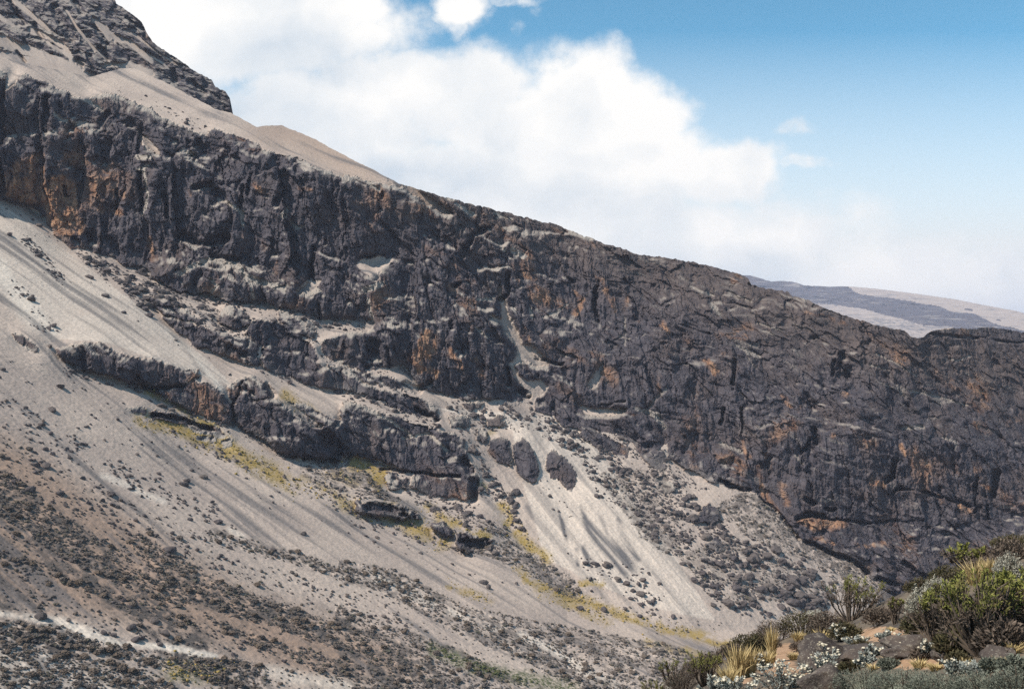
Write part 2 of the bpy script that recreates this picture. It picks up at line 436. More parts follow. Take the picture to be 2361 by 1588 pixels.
poly(pale, [(0,1490),(60,1485),(150,1520),(250,1545),(330,1588),(0,1588)], .5)
poly(pale, [(1000,940),(1180,990),(1210,1130),(1260,1290),(1500,1400),(1650,1430),(1560,1290),(1480,1180),(1360,1010),(1280,960)], .5)
extend(pale)
brown = blank()          # reddish brown earth
poly(brown, [(0,1000),(60,1030),(200,1130),(400,1260),(600,1380),(900,1480),(1020,1570),(700,1570),(500,1490),(300,1440),(0,1400)], 1)
stroke(brown, [(600,293),(680,310),(760,350),(860,400)], .9, 50)
stroke(brown, [(960,450),(1200,520),(1500,620),(1760,690),(2000,790),(2340,850)], .9, 110)
stroke(brown, [(1500,640),(1800,760),(2340,900)], .6, 120)
extend(brown); brown = blur(brown, 30)
dark = blank()           # dark grit streaks in the scree
stroke(dark, [(1338,1165,4),(1350,1200,12),(1375,1240,30),(1420,1280,50),(1440,1310,40)], .9)
stroke(dark, [(1282,1155,3),(1295,1200,6),(1305,1240,6),(1320,1280,4)], .9); stroke(dark, [(1328,1265),(1335,1300)], .8, 8); stroke(dark, [(1345,1260),(1360,1310),(1365,1330)], .8, 10)
stroke(dark, [(1425,1200),(1440,1240),(1470,1290)], .7, 12); stroke(dark, [(1385,1190),(1400,1230)], .5, 8); stroke(dark, [(1215,1170),(1225,1210)], .4, 16)
stroke(dark, [(370,740),(420,790),(470,860)], .35, 14)
extend(dark)
rust = blank()
def R(*a, w=8, v=1): stroke(rust, a, v, w)
poly(rust, [(-440,380),(0,405),(40,360),(90,345),(105,360),(100,480),(60,470),(0,455),(-440,440)], .8)
poly(rust, [(107,413),(131,403),(172,413),(176,465),(193,510),(200,545),(131,545),(107,500)], 1)
for l in ["227,482 283,490 12","282,440 282,460 7","441,440 441,452 8","592,427 610,450 12","344,548 355,600 11","634,600 640,635 8","1030,800 1060,845 12","1097,830 1117,875 12","1000,865 985,890 9",
 "1210,758 1220,795 9","1205,632 1230,640 12","1345,692 1325,725 11","1396,668 1415,710 13","1448,685 1450,705 8","1035,660 1055,675 5","1525,745 1545,770 7","1465,733 1470,740 7","1629,830 1650,860 13","1663,812 1665,820 9",
 "1580,782 1590,788 9","1598,926 1612,965 6","1801,916 1820,935 11","1842,936 1842,946 8","1942,904 1955,908 9","1715,1012 1725,1057 7","1766,1046 1766,1056 7","2076,1030 2087,1050 9","1915,1003 1925,1008 7","1853,720 1904,733 4",
 "1904,733 1956,747 4","1590,1040 1595,1050 10","1746,1075 1756,1137 13","1770,1048 1780,1086 7","1801,1117 1815,1158 15","2008,1107 2042,1120 11","1870,1237 1925,1251 7","1994,1261 2039,1251 8","1973,1250 1975,1260 7","2128,1069 2145,1076 6",
 "2163,1134 2180,1165 8","2214,1165 2242,1182 11","2249,1062 2249,1086 6","2266,1117 2283,1127 9","1990,1145 1990,1156 6","1190,640 1200,660 6","300,395 320,400 4","240,300 250,330 5","1760,1130 1790,1180 12","1375,640 1390,650 8","690,430 720,440 8","1320,660 1340,690 6","150,355 175,375 8","215,425 225,460 7","262,430 268,470 6","960,850 1010,858 14"]:
    a, b, w = l.split(); R(tuple(map(float, a.split(','))), tuple(map(float, b.split(','))), w=float(w))
R((1515,855),(1520,900),(1505,930), w=8, v=.6)
poly(rust, [(973,761),(1000,765),(1005,800),(995,830),(960,845),(940,835),(960,800)], 1)
poly(rust, [(1835,1200),(1870,1192),(1950,1200),(1956,1215),(1910,1225),(1870,1225)], 1)
extend(rust)
grass = blank()
def G(*a, w=8, v=1): stroke(grass, a, min(v*1.25, 1), w*1.7)
G((337,899),(400,930),(450,965),(500,985), w=8); G((330,965),(396,981),(450,1005),(500,1030),(551,1050),(620,1090),(680,1120), w=20); G((500,1010),(560,1060),(640,1095), w=24, v=.8)
G((987,1172),(1040,1200),(1124,1237), w=12); G((1159,1165),(1180,1210),(1215,1250),(1260,1290), w=16, v=.8); G((814,1062),(850,1070),(883,1093),(870,1110), w=20); G((900,1185),(960,1215),(1000,1225),(1020,1245), w=26, v=.8)
G((1193,1313),(1245,1351),(1296,1372),(1348,1385),(1434,1416),(1503,1437),(1580,1458),(1700,1490), w=12, v=.9); G((1245,1365),(1330,1400),(1400,1430), w=12, v=.6); G((1040,1350),(1080,1365),(1130,1380), w=10, v=.7); G((1490,1480),(1560,1495),(1640,1520), w=10, v=.6)
G((660,910),(700,945),(730,960), w=16, v=.6); G((700,1110),(770,1145),(830,1175),(900,1195), w=18, v=.6); G((760,1090),(820,1110), w=14, v=.5); G((1340,1343),(1390,1345), w=6, v=.7); G((400,1540),(500,1550), w=30, v=.4)
G((1120,1000),(1140,995), w=6, v=.4); G((1050,1088),(1120,1120), w=8, v=.5)
extend(grass)
green = blank()
stroke(green, [(1000,1495),(1090,1537),(1200,1560),(1320,1588)], .9, 30); stroke(green, [(400,1555),(470,1565)], .6, 24); stroke(green, [(930,1195),(960,1205)], .6, 10)
extend(green)
crack = blank()          # clefts, caves and undercuts, as depth pushed into the rock
def K(*a, w=6, v=1): stroke(crack, a, v, w, .35)
K((1124,527),(1090,540),(1073,572),(1066,589), w=14); K((722,575),(716,645), w=12); K((325,290),(322,350), w=9, v=.7); K((108,225),(106,300), w=14, v=.8); K((250,262),(235,280), w=14, v=.6); K((455,430),(485,425), w=16)
K((560,430),(555,475), w=9); K((580,400),(575,450), w=7, v=.7); K((650,430),(640,470), w=16, v=.7); K((322,400),(325,470), w=10); K((380,445),(385,500), w=8); K((270,440),(268,480), w=6); K((413,545),(470,555),(520,550), w=22); K((150,430),(155,450), w=6,v=.7)
K((1170,632),(1172,680),(1150,690), w=10); K((1375,650),(1372,700),(1378,740), w=9); K((1310,642),(1325,650), w=6); K((1440,640),(1450,650), w=5); K((1235,824),(1262,833),(1300,838), w=6); K((845,845),(862,810), w=12, v=.7); K((1172,850),(1172,885), w=8, v=.8); K((1200,900),(1216,912), w=12)
K((1694,830),(1692,885), w=8); K((1670,940),(1665,975), w=6); K((1711,940),(1711,985), w=4); K((1880,1000),(1850,1040), w=8, v=.7); K((1878,990),(1885,1020), w=10); K((1945,815),(1935,850),(1958,870), w=14, v=.7); K((1925,830),(1920,865), w=8, v=.6)
K((2066,1060),(2060,1100),(2042,1110), w=12); K((2300,1090),(2290,1140), w=16); K((2250,1100),(2248,1130), w=9); K((2244,1150),(2248,1180), w=6); K((2277,1165),(2277,1195), w=5); K((1842,1195),(1870,1185),(1900,1192), w=12); K((1905,1170),(1925,1175), w=8); K((1860,1150),(1880,1160), w=10)
K((1661,1108),(1690,1120),(1732,1133), w=9); K((1753,1150),(1780,1168),(1815,1205),(1842,1240), w=5); K((1860,1246),(1904,1270),(1946,1284),(1973,1295),(2000,1320), w=9); K((2025,1332),(2060,1345),(2110,1365), w=9); K((2085,1295),(2110,1318),(2150,1330),(2172,1315), w=9)
K((1870,1190),(1990,1205),(2040,1200),(2130,1200), w=4, v=.6); K((2070,1125),(2140,1135),(2220,1160),(2260,1170), w=5); K((2077,1120),(2060,1140), w=6)
K((612,890),(630,910), w=16, v=.6); K((750,1010),(775,1035),(790,1050), w=34, v=.9); K((700,1055),(745,1062),(790,1062), w=10); K((1070,1060),(1085,1085), w=16,v=.8); K((1095,1110),(1092,1150), w=18, v=.8); K((880,1082),(1000,1092),(1060,1098), w=5, v=.7); K((960,942),(1005,965), w=12)
K((850,1168),(900,1172),(950,1188), w=18); K((1060,1240),(1085,1255),(1120,1252), w=20); K((300,885),(350,897),(420,890), w=8, v=.8); K((350,955),(420,965),(490,990), w=8, v=.8); K((560,880),(540,930), w=4, v=.5); K((535,935),(540,980), w=8, v=.6)
K((935,885),(965,900),(990,880), w=14, v=.7); K((490,590),(550,600), w=10, v=.6); K((735,700),(735,735), w=8, v=.8); K((880,590),(830,590), w=6, v=.7); K((1040,740),(1040,755), w=5); K((850,800),(850,850), w=4,v=.5); K((895,800),(895,845), w=5,v=.6)
K((1060,655),(1045,660), w=8); K((1380,935),(1440,925), w=4, v=.5); K((2145,770),(2230,775),(2340,790), w=5, v=.6); K((1725,655),(1740,662), w=5, v=.6)
extend(crack)

# apparent fall direction: (a, b) = slope of the ground towards the right and towards the viewer
ga, gb = blank() + .5, blank() + .22
top_scree = [(-440,0),(0,100),(300,140),(540,250),(660,280),(920,415),(1040,490),(700,360),(500,310),(240,220),(0,165),(-440,160)]
poly(ga, top_scree, .3); poly(gb, top_scree, .5)
cone = [(1000,920),(1240,930),(1540,1030),(1780,1165),(2025,1341),(2100,1450),(1700,1450),(1560,1460),(1340,1380),(1200,1250),(1100,1080)]
poly(ga, cone, .3); poly(gb, cone, .5)
low = [(-440,1420),(0,1425),(500,1520),(1000,1560),(1400,1588),(1400,1940),(-440,1940)]
poly(ga, low, .2); poly(gb, low, .3)
ga = np.where(rock > .5, .22, ga); gb = np.where(rock > .5, 1.25, gb)
X = RX0 + RS*np.arange(RW)[None, :]; Y = RY0 + RS*np.arange(RH)[:, None]
rt = (rock > .5) & (X > 1250)
ga = np.where(rt, .12, ga); gb = np.where(rt, 1.05, gb)
tier, shelf = blank(), blank()
for p in [[(0,205),(60,190),(130,215),(170,300),(140,330),(60,320),(0,300)], [(0,330),(120,300),(230,330),(320,300),(325,480),(400,500),(470,470),(520,480),(515,545),(420,560),(340,600),(230,560),(110,500),(0,440)],
          [(330,400),(420,390),(500,430),(560,500),(600,440),(660,450),(720,500),(735,640),(690,650),(560,600),(440,560),(340,500)], [(560,330),(700,390),(800,420),(900,440),(1000,500),(900,590),(800,600),(720,490),(620,430)],
          [(370,640),(460,630),(560,650),(690,690),(735,690),(735,725),(640,705),(560,690),(420,665)], [(740,660),(840,680),(890,640),(1000,600),(1060,600),(1060,720),(960,740),(860,735),(740,725)],
          [(730,780),(860,770),(960,750),(1080,740),(1170,820),(1200,900),(1080,910),(980,890),(900,840),(800,845)], [(1200,560),(1420,600),(1460,720),(1340,740),(1220,700)], [(1300,830),(1500,820),(1520,930),(1340,930)],
          [(1560,860),(1700,830),(1720,1000),(1600,1050)], [(1700,1010),(1880,1000),(2080,1020),(2300,1040),(2340,1180),(2200,1210),(1990,1200),(1840,1180),(1740,1100)]]:
    poly(tier, p)
for a, w in [([(0,315),(100,310),(200,290),(300,330)], 12), ([(340,610),(450,600),(560,610),(680,665)], 14), ([(735,745),(860,755),(960,745),(1060,735)], 12), ([(500,455),(560,490)], 8), ([(830,610),(900,600)], 10), ([(420,520),(520,560)], 6), ([(1180,570),(1350,600)], 8), ([(1260,730),(1440,760),(1550,800)], 8),
             ([(1320,950),(1530,960)], 10), ([(1560,840),(1720,820),(1900,830)], 8), ([(1880,990),(2100,990),(2300,1030)], 8), ([(1460,690),(1700,760),(1950,800),(2150,850)], 6), ([(1650,1020),(1720,1050)], 8), ([(1840,1195),(2060,1215)], 8)]:
    stroke(shelf, a, 1, w)
extend(tier); extend(shelf)
gb = np.where((tier > .5) & (rock > .5), gb*1.9, gb)
ga = np.where((tier > .5) & (rock > .5), ga*.15, ga)
gb = gb*(1 - shelf) + .55*shelf
for p in BUTT[:10]:
    poly(gb, p, 1.7); poly(ga, p, .35)
j1 = int((1584 - RY0) / RS)
gb[j1:] = np.where(X > 1300, .3, gb[j1:])
ga, gb = blur(extend(ga), 8), blur(extend(gb), 5)

def integrate_depth():
    """depth whose slopes follow (ga, gb) as closely as one surface can"""
    n, m = RH, RW
    s = (RX0 + RS*(np.arange(m) + .5) - W0/2) / F0
    t = (H0/2 - (RY0 + RS*(np.arange(n) + .5))) / F0
    S_, T_ = np.meshgrid(s, t)
    den = np.maximum(gb - T_ - ga*S_, .16)
    gt = 1/den; gs = ga*gt
    gs = np.where(S_ > .05, gs*.55, gs)
    h = RS / F0
    dv = -(gt[1:] + gt[:-1])/2*h                      # down the rows t falls
    dh = (gs[:, 1:] + gs[:, :-1])/2*h
    div = np.zeros((n, m))
    wv, wh = 1.0, .55
    div[:-1] += wv*dv; div[1:] -= wv*dv
    div[:, :-1] += wh*dh; div[:, 1:] -= wh*dh
    ext = np.concatenate([div, div[::-1]], 0); ext = np.concatenate([ext, ext[:, ::-1]], 1)
    Fk = np.fft.rfft2(ext)
    ky = 2 - 2*np.cos(2*np.pi*np.fft.fftfreq(2*n)); kx = 2 - 2*np.cos(2*np.pi*np.fft.rfftfreq(2*m))
    K2 = wv*ky[:, None] + wh*kx[None, :]
    K2[0, 0] = 1
    L = np.fft.irfft2(-Fk / K2 * -1 * -1, s=ext.shape)[:n, :m]
    return L.astype(np.float32)
lnd = integrate_depth()
lnd -= sample(lnd, np.array([1700.]), np.array([1450.]))[0]
lnd += math.log(520.0)
for q in [(0,1588),(0,1200),(0,800),(0,500),(0,150),(600,1588),(600,1000),(600,400),(930,425),(1200,1588),(1300,1300),(1300,800),(1300,530),(1800,1200),(1800,680),(2340,1200),(2340,770)]:
    print('depth', q, float(np.exp(sample(lnd, np.array([q[0]*1.]), np.array([q[1]*1.]))[0])))
# ------------------------------------------------------------------ terrain sheets
def tag(o, label=None, cat=None, group=None, kind=None):
    if label: o['label'] = label
    if cat: o['category'] = cat
    if group: o['group'] = group
    if kind: o['kind'] = kind
    return o
def grid_mesh(name, P, mat, attrs=None, smooth=True):
    r, c = P.shape[:2]
    me = bpy.data.meshes.new(name)
    idx = np.arange(r*c, dtype=np.int32).reshape(r, c)
    q = np.stack([idx[:-1, :-1], idx[:-1, 1:], idx[1:, 1:], idx[1:, :-1]], -1).reshape(-1, 4)
    me.vertices.add(r*c); me.loops.add(q.size); me.polygons.add(len(q))
    me.vertices.foreach_set('co', np.ascontiguousarray(P, np.float32).ravel())
    me.loops.foreach_set('vertex_index', q.ravel())
    me.polygons.foreach_set('loop_start', np.arange(0, q.size, 4, dtype=np.int32))
    try:
        me.polygons.foreach_set('loop_total', np.full(len(q), 4, np.int32))
    except Exception:
        pass
    me.update(calc_edges=True)
    me.polygons.foreach_set('use_smooth', np.full(len(q), smooth, bool))
    for k, a in (attrs or {}).items():
        at = me.attributes.new(k, 'FLOAT_COLOR', 'POINT')
        buf = np.ones((r*c, 4), np.float32)
        buf[:, :3] = a.reshape(-1, 3)
        at.data.foreach_set('color', buf.ravel())
    me.materials.append(mat)
    o = bpy.data.objects.new(name, me)
    COL.objects.link(o)
    return o
def normals(P):
    du = np.gradient(P, axis=1); dv = np.gradient(P, axis=0)
    n = np.cross(du, dv)
    n /= np.maximum(np.linalg.norm(n, axis=-1, keepdims=True), 1e-9)
    n *= np.where(n[..., 1:2] > 0, -1, 1)          # towards the viewer's side of the valley
    return n

SCREE, SCREE2, BROWN = (0.43, 0.352, 0.292), (0.35, 0.286, 0.242), (0.285, 0.203, 0.152)
ROCK1, ROCK2, ROCKB = (0.038, 0.034, 0.040), (0.085, 0.075, 0.082), (0.098, 0.073, 0.064)
def terrain_material(name='mountainside', blue=0.0):
    m, nt, bs = new_mat(name)
    geo = nt.n('ShaderNodeNewGeometry').outputs['Position']
    rk, dust, rst = nt.attr('map_a')
    grs, brn, drk = nt.attr('map_b')
    pal, brs, grn = nt.attr('map_c')
    nbig = nt.noise(geo, 0.03, 5.0, 0.6)
    nmid = nt.noise(geo, 0.22, 4.0, 0.6)
    nfin = nt.noise(geo, 0.9, 3.0, 0.65)
    sc = nt.mix(nt.step(nbig, .35, .65), SCREE2, SCREE)
    sc = nt.mix(brn, sc, BROWN)
    sc = nt.mix(pal, sc, (0.60, 0.525, 0.44))
    sc = nt.mix(nt.step(nfin, .40, .68, 0, .33), sc, (0.14, 0.125, 0.115))
    sc = nt.mix(drk, sc, (0.11, 0.105, 0.105))
    sc = nt.mix(nt.math('MULTIPLY', grs, nt.step(nfin, .3, .6, .55, 1.0)), sc, nt.mix(nmid, (0.23, 0.17, 0.035), (0.30, 0.205, 0.075)))
    sc = nt.mix(nt.math('MULTIPLY', grn, nt.step(nfin, .35, .6, .2, 1.0)), sc, (0.055, 0.075, 0.025))
    ro = nt.mix(nt.step(nmid, .3, .7), ROCK1, ROCK2)
    ro = nt.mix(nt.step(nbig, .5, .72, 0, .65), ro, ROCKB)
    ro = nt.mix(nt.step(nfin, .55, .75, 0, .35), ro, (0.15, 0.145, 0.145))
    ro = nt.mix(nt.math('MULTIPLY', brn, nt.step(nmid, .3, .6, .35, .95)), ro, (0.095, 0.073, 0.064))
    ro = nt.mix(rst, ro, nt.mix(nt.step(nmid, .35, .65), (0.185, 0.098, 0.060), (0.30, 0.180, 0.112)))
    ro = nt.mix(dust, ro, (0.285, 0.25, 0.215))
    col = nt.mix(rk, sc, ro)
    col = nt.mix(nt.math('MULTIPLY', brs, nt.step(nmid, .40, .56)), col, nt.mix(nfin, (0.050, 0.045, 0.043), (0.125, 0.108, 0.095)))
    nt.link(col, bs.inputs['Base Color'])
    bs.inputs['Roughness'].default_value = 0.95
    bs.inputs['Specular IOR Level'].default_value = 0.08
    bp = nt.n('ShaderNodeBump')
    bp.inputs['Strength'].default_value = 0.55
    bp.inputs['Distance'].default_value = 1.2
    nt.link(nt.math('MULTIPLY', nfin, nt.math('ADD', nt.math('MULTIPLY', rk, 0.9), 0.25)), bp.inputs['Height'])
    nt.link(bp.outputs[0], bs.inputs['Normal'])
    return m
M_TERRAIN = terrain_material()

SKYLINE = [(-700,60),(-440,90),(0,130),(60,147),(150,165),(203,179),(255,165),(286,157),(310,158),(344,172),(372,186),(413,207),(448,227),(499,253),(537,263),(592,293),(620,290),(647,289),(680,301),(723,320),(800,361),(849,386),(918,422),(942,429),
 (987,444),(1035,456),(1066,467),(1117,477),(1145,486),(1166,487),(1207,501),(1257,513),(1297,523),(1348,546),(1417,568),(1469,584),(1538,594),(1580,601),(1601,604),(1646,616),(1705,632),(1725,642),(1732,656),(1767,665),(1818,672),(1827,682),(1870,696),
 (1904,711),(1956,730),(2008,747),(2042,754),(2076,758),(2107,777),(2128,777),(2145,763),(2197,756),(2249,758),(2283,754),(2340,763),(2420,775),(2600,840),(2900,950)]

def make_mountainside():
    nc, nr, nback = 1500, 800, 40
    px = np.linspace(-420, 2780, nc)
    top = np.interp(px, [p[0] for p in SKYLINE], [p[1] for p in SKYLINE])
    kn = perlin(px/14, 0*px, 0*px + 3.3)*2.6 + perlin(px/6, 0*px, 0*px + 8.1)*2.0 + np.round(perlin(px/30, 0*px, 0*px + 1.7)*2)*1.5
    amp = np.interp(px, [-500, 500, 800, 930, 1000, 2300, 2900], [.6, .6, .4, .6, 1, 1, 1])
    top = top + kn*amp
    k = np.linspace(0, 1, nr)
    PY = 1880 + (top[None, :] - 1880)*k[:, None]
    PX = np.broadcast_to(px[None, :], PY.shape)
    s = (PX - W0/2)/F0; t = (H0/2 - PY)/F0
    # boundaries wander: sample the maps at slightly shifted places
    w1 = fbm(PX/34, PY/34, PX*0 + .5, 4, .62); w2 = fbm(PX/34, PY/34, PX*0 + 7.5, 4, .62)
    w3 = fbm(PX/9, PY/9, PX*0 + 2.5, 3, .6); w4 = fbm(PX/9, PY/9, PX*0 + 5.5, 3, .6)
    QX, QY = PX + 15*w1 + 5*w3, PY + 15*w2 + 5*w4
    m_rock = sample(rock, QX, QY)
    m_bul = sample(blur(bulge, 5), QX, QY)
    m_crack = sample(crack, PX + 13*w1, PY + 9*w2)*sstep(-.45, .05, w1 - w2*.5)
    m_rust = sample(blur(rust, 5), PX + 14*w1, PY + 14*w2)
    m_grass = sample(grass, QX, QY); m_brown = sample(brown, PX, PY); m_dark = sample(dark, PX + 5*w1, PY + 5*w2)
    m_pale = sample(pale, PX + 6*w1, PY + 6*w2); m_brush = sample(brush, QX, QY); m_green = sample(green, QX, QY)
    D0 = np.exp(sample(lnd, PX, PY))
    Xw, Yw, Zw = s*D0, D0, t*D0
    rk = sstep(.35, .65, m_rock)
    m_chute = sstep(.30, .75, sample(chute, PX + 11*w1 + 7*w3, PY + 9*w2 + 7*w4)*(1 + .9*w3) + .25*w4)*sstep(.02, .2, sample(chute, PX + 11*w1 + 7*w3, PY + 9*w2 + 7*w4))
    rk = rk*(1 - m_chute)
    m_slab = sample(blur(slabm, 4), PX + 8*w1, PY + 8*w2)
    rks = sample(blur(rock, 14), PX, PY)*rk
    rks = rks*(1 - .55*sstep(.05, .5, sample(blur(chute, 8), PX, PY)))*(1 - .5*m_slab)
    soft_right = sstep(1150, 1500, PX)                 # the right half of the wall is a duller, more even slope
    A = rks*(1 - .25*soft_right)
    butt = sstep(.3, .7, sample(blur(bulge, 20), PX, PY))
    A = A*(1 - .3*butt)
    # --- rock relief
    fw1 = fbm(Xw/9, Yw/9, Zw/9 + 3, 4, .6); fw2 = fbm(Xw/9 + 7, Yw/9, Zw/9, 4, .6)
    wx = 11*fbm(Xw/38, Yw/38, Zw/38, 4, .55); wz = 11*fbm(Xw/38 + 9, Yw/38, Zw/38, 4, .55)
    U, V = Xw + wx + .25*Yw, Zw + wz + .30*Xw          # beds dip gently to the right
    d = np.zeros_like(Xw)
    pick = sstep(.0, .3, fbm(Xw/50, Yw/50, Zw/50 + 21, 3))
    left = 1 - soft_right
    # upright joints: tall faces turned alternately to the light and away from it
    b1, r1, q1, o1, p1 = worley((U + 2.5*fw1)/21, (V + 3*fw2)/64, 3)
    b2, r2, q2, o2, p2 = worley((U + 1.6*fw1)/8.5 + 4, (V + 2.5*fw2)/27, 11)
    b3, f3 = facets((U + 1.1*fw2)/3.9, (V + 1.2*fw1)/6.4 + 2, 29)
    b4, f4 = facets((U + .5*fw1)/2.2, (V + .5*fw2)/2.9 + 2, 41)
    sgn1 = np.where(q1 > 0, 1, -1)*(.6 + .4*np.abs(q1)); sgn2 = np.where(q2 > 0, 1, -1)*(.5 + .5*np.abs(q2))
    m_tier = sample(blur(tier, 8), QX, QY)
    up = (.45 + .55*m_tier)*(1 - .5*soft_right)*(1 - .4*sstep(650, 850, PX)*left)
    d += A*up*(8*sgn1*o1 + 4.2*r1 + 3.4*sgn2*o2 + 1.6*r2)
    d += A*up*3.2*sstep(.10, 0, b1)*pick
    plain = 1 - .5*sstep(.0, .3, fbm(Xw/70, Yw/70, Zw/70 + 51, 3) + .25*soft_right)      # some faces are smooth slabs
    d += rks*plain*(1.35*f3 + .75*f4)
    but = fbm(Xw/60, Yw/90, Zw/150, 4, .5, True)
    d -= A*11*but
    ver = fbm((Xw + 1.2*fw1)/5.5, Yw/20, Zw/40, 3, .6, True)
    d -= rks*1.5*ver*(.3 + .7*m_tier)
    # beds: broken steps dipping to the right
    ban = fbm(Xw/90, Yw/90, Zw/90, 4, .6)
    saw = np.mod(V/27 + 2.2*ban, 1.0)
    d += A*6.0*(np.where(saw < .82, .5 - saw/.82, (saw - .82)/.18 - .5))*sstep(-.1, .3, fbm(Xw/45, Yw/45, Zw/45 + 4, 3))*(1 - .5*m_tier)
    saw2 = np.mod(V/6.5 + 1.8*ban + .35*r2, 1.0)
    d += rks*(.6 + 1.1*soft_right)*(np.where(saw2 < .75, .5 - saw2/.75, (saw2 - .75)/.25 - .5))*sstep(-.25, .2, fbm(Xw/22, Yw/22, Zw/22 + 14, 3))
    d -= rks*(.9 + .9*soft_right)*fbm(Xw/13, Yw/13, Zw/13, 5, .62)*plain
    d += rks*6*sstep(.20, .42, fbm(Xw/17, Yw/17, Zw/34 + 31, 4, .6))*(1 - .3*soft_right)      # hollows and alcoves
    m_ledge = sample(ledge, PX + 5*w1 + 3*w3, PY + 5*w2 + 3*w4)
    d += 1.6*m_ledge*rk + .8*m_chute
    d += A*(1 - m_tier*.35)*(2.9*facets((U + 3*fw1)/16, (V + 3*fw2)/12, 57)[1] + 1.7*facets((U + 1.6*fw1)/6.8, (V + 1.6*fw2)/5.4, 63)[1])
    # --- lower buttress: smoother, swelling outcrops with undercut feet
    d -= 3.0*m_bul*sstep(.1, .9, m_bul)
    # --- scree: broad folds and grooves running down the fall line
    sc = 1 - rk
    lq = Xw*.38 + Yw*.92                               # across the fall line of the left-hand fan
    gr1 = fbm(lq/7 + .8*fbm(Xw/60, Yw/60, Zw/60, 2), Zw/110, Xw/260, 4, .6)
    cq = Xw*.86 + Yw*.30 + .35*Zw
    gr2 = fbm(cq/6, Zw/60, Yw/200, 4, .6)
    cone_m = sample(blur(cone_map, 40), PX, PY)
    gr = gr1*(1 - cone_m) + gr2*cone_m
    d -= sc*(1.3*gr + 5*fbm(Xw/70, Yw/70, Zw/70, 3))
    d -= sc*.45*fbm(Xw/2.2, Yw/2.2, Zw/2.2, 2)
    d -= sc*m_brush*2.0*np.maximum(fbm(Xw/3.2, Yw/3.2, Zw/3.2, 2, .6), -.1)
    d += 10*m_crack
    D = D0 + d
    P = np.stack([s*D, D, t*D], -1)
    # dust settles wherever the rock is not steep
    N = normals(P)
    nz = N[..., 2]
    for _ in range(2):
        nz[1:-1] = (nz[:-2] + 2*nz[1:-1] + nz[2:])/4; nz[:, 1:-1] = (nz[:, :-2] + 2*nz[:, 1:-1] + nz[:, 2:])/4
    dn = fbm(Xw/30, Yw/30, Zw/30, 4, .6)
    sel = rk > .5
    dq = nz + .26*dn + .10*fbm(Xw/4, Yw/4, Zw/4, 2) - .06*butt
    q1_, q2_ = np.quantile(dq[sel & (PX < 1250)], [.86, .985]); q3_, q4_ = np.quantile(dq[sel & (PX > 1250)], [.90, .993])
    dust = sstep(q1_ + (q3_ - q1_)*soft_right, q2_ + (q4_ - q2_)*soft_right, dq)*(1 - .3*soft_right)
    bedl = sstep(.12, .42, fbm(U/16, Yw/60, V/2.6, 4, .6))*sstep(-.1, .3, fbm(Xw/45, Yw/45, Zw/45 + 61, 3))
    dust = np.maximum(dust, .6*bedl*soft_right)
    dust = np.maximum(dust, sstep(.25, .6, m_ledge*(1 - .35*soft_right) + .5*fbm(Xw/4, Yw/4, Zw/4 + 9, 3))*(1 - .3*soft_right))
    fleck = sstep(.20, .42, fbm(U/3.2, Yw/8, V/1.7, 3, .65))*sstep(-.12, .28, fbm(Xw/34, Yw/34, Zw/34 + 71, 4, .6))
    dust = np.maximum(dust, fleck*(.25 + .4*soft_right)*sstep(.45, .62, nz))
    lowrim = sstep(.5, .9, sample(blur(rock, 26), PX, PY))
    dust = np.clip(dust + (1 - lowrim)*sstep(-.1, .5, dn)*.5, 0, 1)*(1 - m_rust)*(1 - .8*sstep(.1, .6, m_crack))*(1 - .9*m_slab)
    streak = sstep(-.15, .35, fbm(Xw/3.0, Yw/6, Zw/26, 3, .6))
    rust_n = sstep(.05, .75, m_rust*(.45 + .7*streak) + .55*fbm(Xw/5, Yw/5, Zw/7, 4, .65))*sstep(.05, .4, m_rust)
    rnat = sstep(.13, .44, fbm(Xw/38, Yw/38, Zw/38 + 11, 4, .6))*sstep(.75, .5, nz)*.7     # faint rust elsewhere on steep faces
    rust_n = np.clip(rust_n + rnat, 0, 1)
    thin = sstep(.16, .42, fbm(lq/2.0 + .5*fbm(Xw/40, Yw/40, Zw/40, 2), Zw/130, Xw/300, 3, .55))*sstep(-.15, .2, fbm(Xw/60, Yw/60, Zw/60 + 16, 2))*(1 - cone_m)
    dk = np.clip(.5*thin*sc + m_dark*sstep(-.35, .2, gr2) + .75*sstep(.04, .34, gr + .35*fbm(Xw/40, Yw/40, Zw/40 + 6, 2))*sc*(1 - .45*cone_m), 0, 1)
    band = fbm(lq/10 + .6*fbm(Xw/50, Yw/50, Zw/50, 2), Zw/160, Xw/320, 4, .6)
    lowleft = sstep(-30, 110, PY - (1075 + .42*PX))*sstep(1500, 1150, PX)*(1 - m_pale)
    attrs = {'map_a': np.stack([rk, dust, rust_n], -1), 'map_b': np.stack([m_grass*sstep(-.3, .15, w1 + .5*dn), m_brown, dk], -1), 'map_c': np.stack([m_pale*sstep(-.8, .0, dn), np.clip((m_brush + .5*lowleft)*sstep(-.30, .16, .55*dn + .25*w2 + 1.1*band) + .75*lowleft*sstep(-.04, .26, band), 0, 1), m_green], -1)}
    # back of the ridge, falling away behind the skyline
    back = np.linspace(0, 1, nback + 1)[1:]
    e = P[-1]
    PB = np.stack([np.stack([e[:, 0] + e[:, 0]/e[:, 1]*b*260, e[:, 1] + 260*b, e[:, 2] + 3*np.sin(min(b*30, 1.5)) * 0 - 190*b**1.3 - 1.0*min(b*40, 1) + (e[:, 2]/e[:, 1])*0], -1) for b in back])
    full = np.concatenate([P, PB], 0)
    for kk in list(attrs):
        attrs[kk] = np.concatenate([attrs[kk], np.repeat(attrs[kk][-1:], nback, 0)], 0)
    o = grid_mesh('mountainside', full, M_TERRAIN, attrs, False)
    tag(o, kind='structure')
    return px, k, top, D
cone_map = blank(); poly(cone_map, cone)
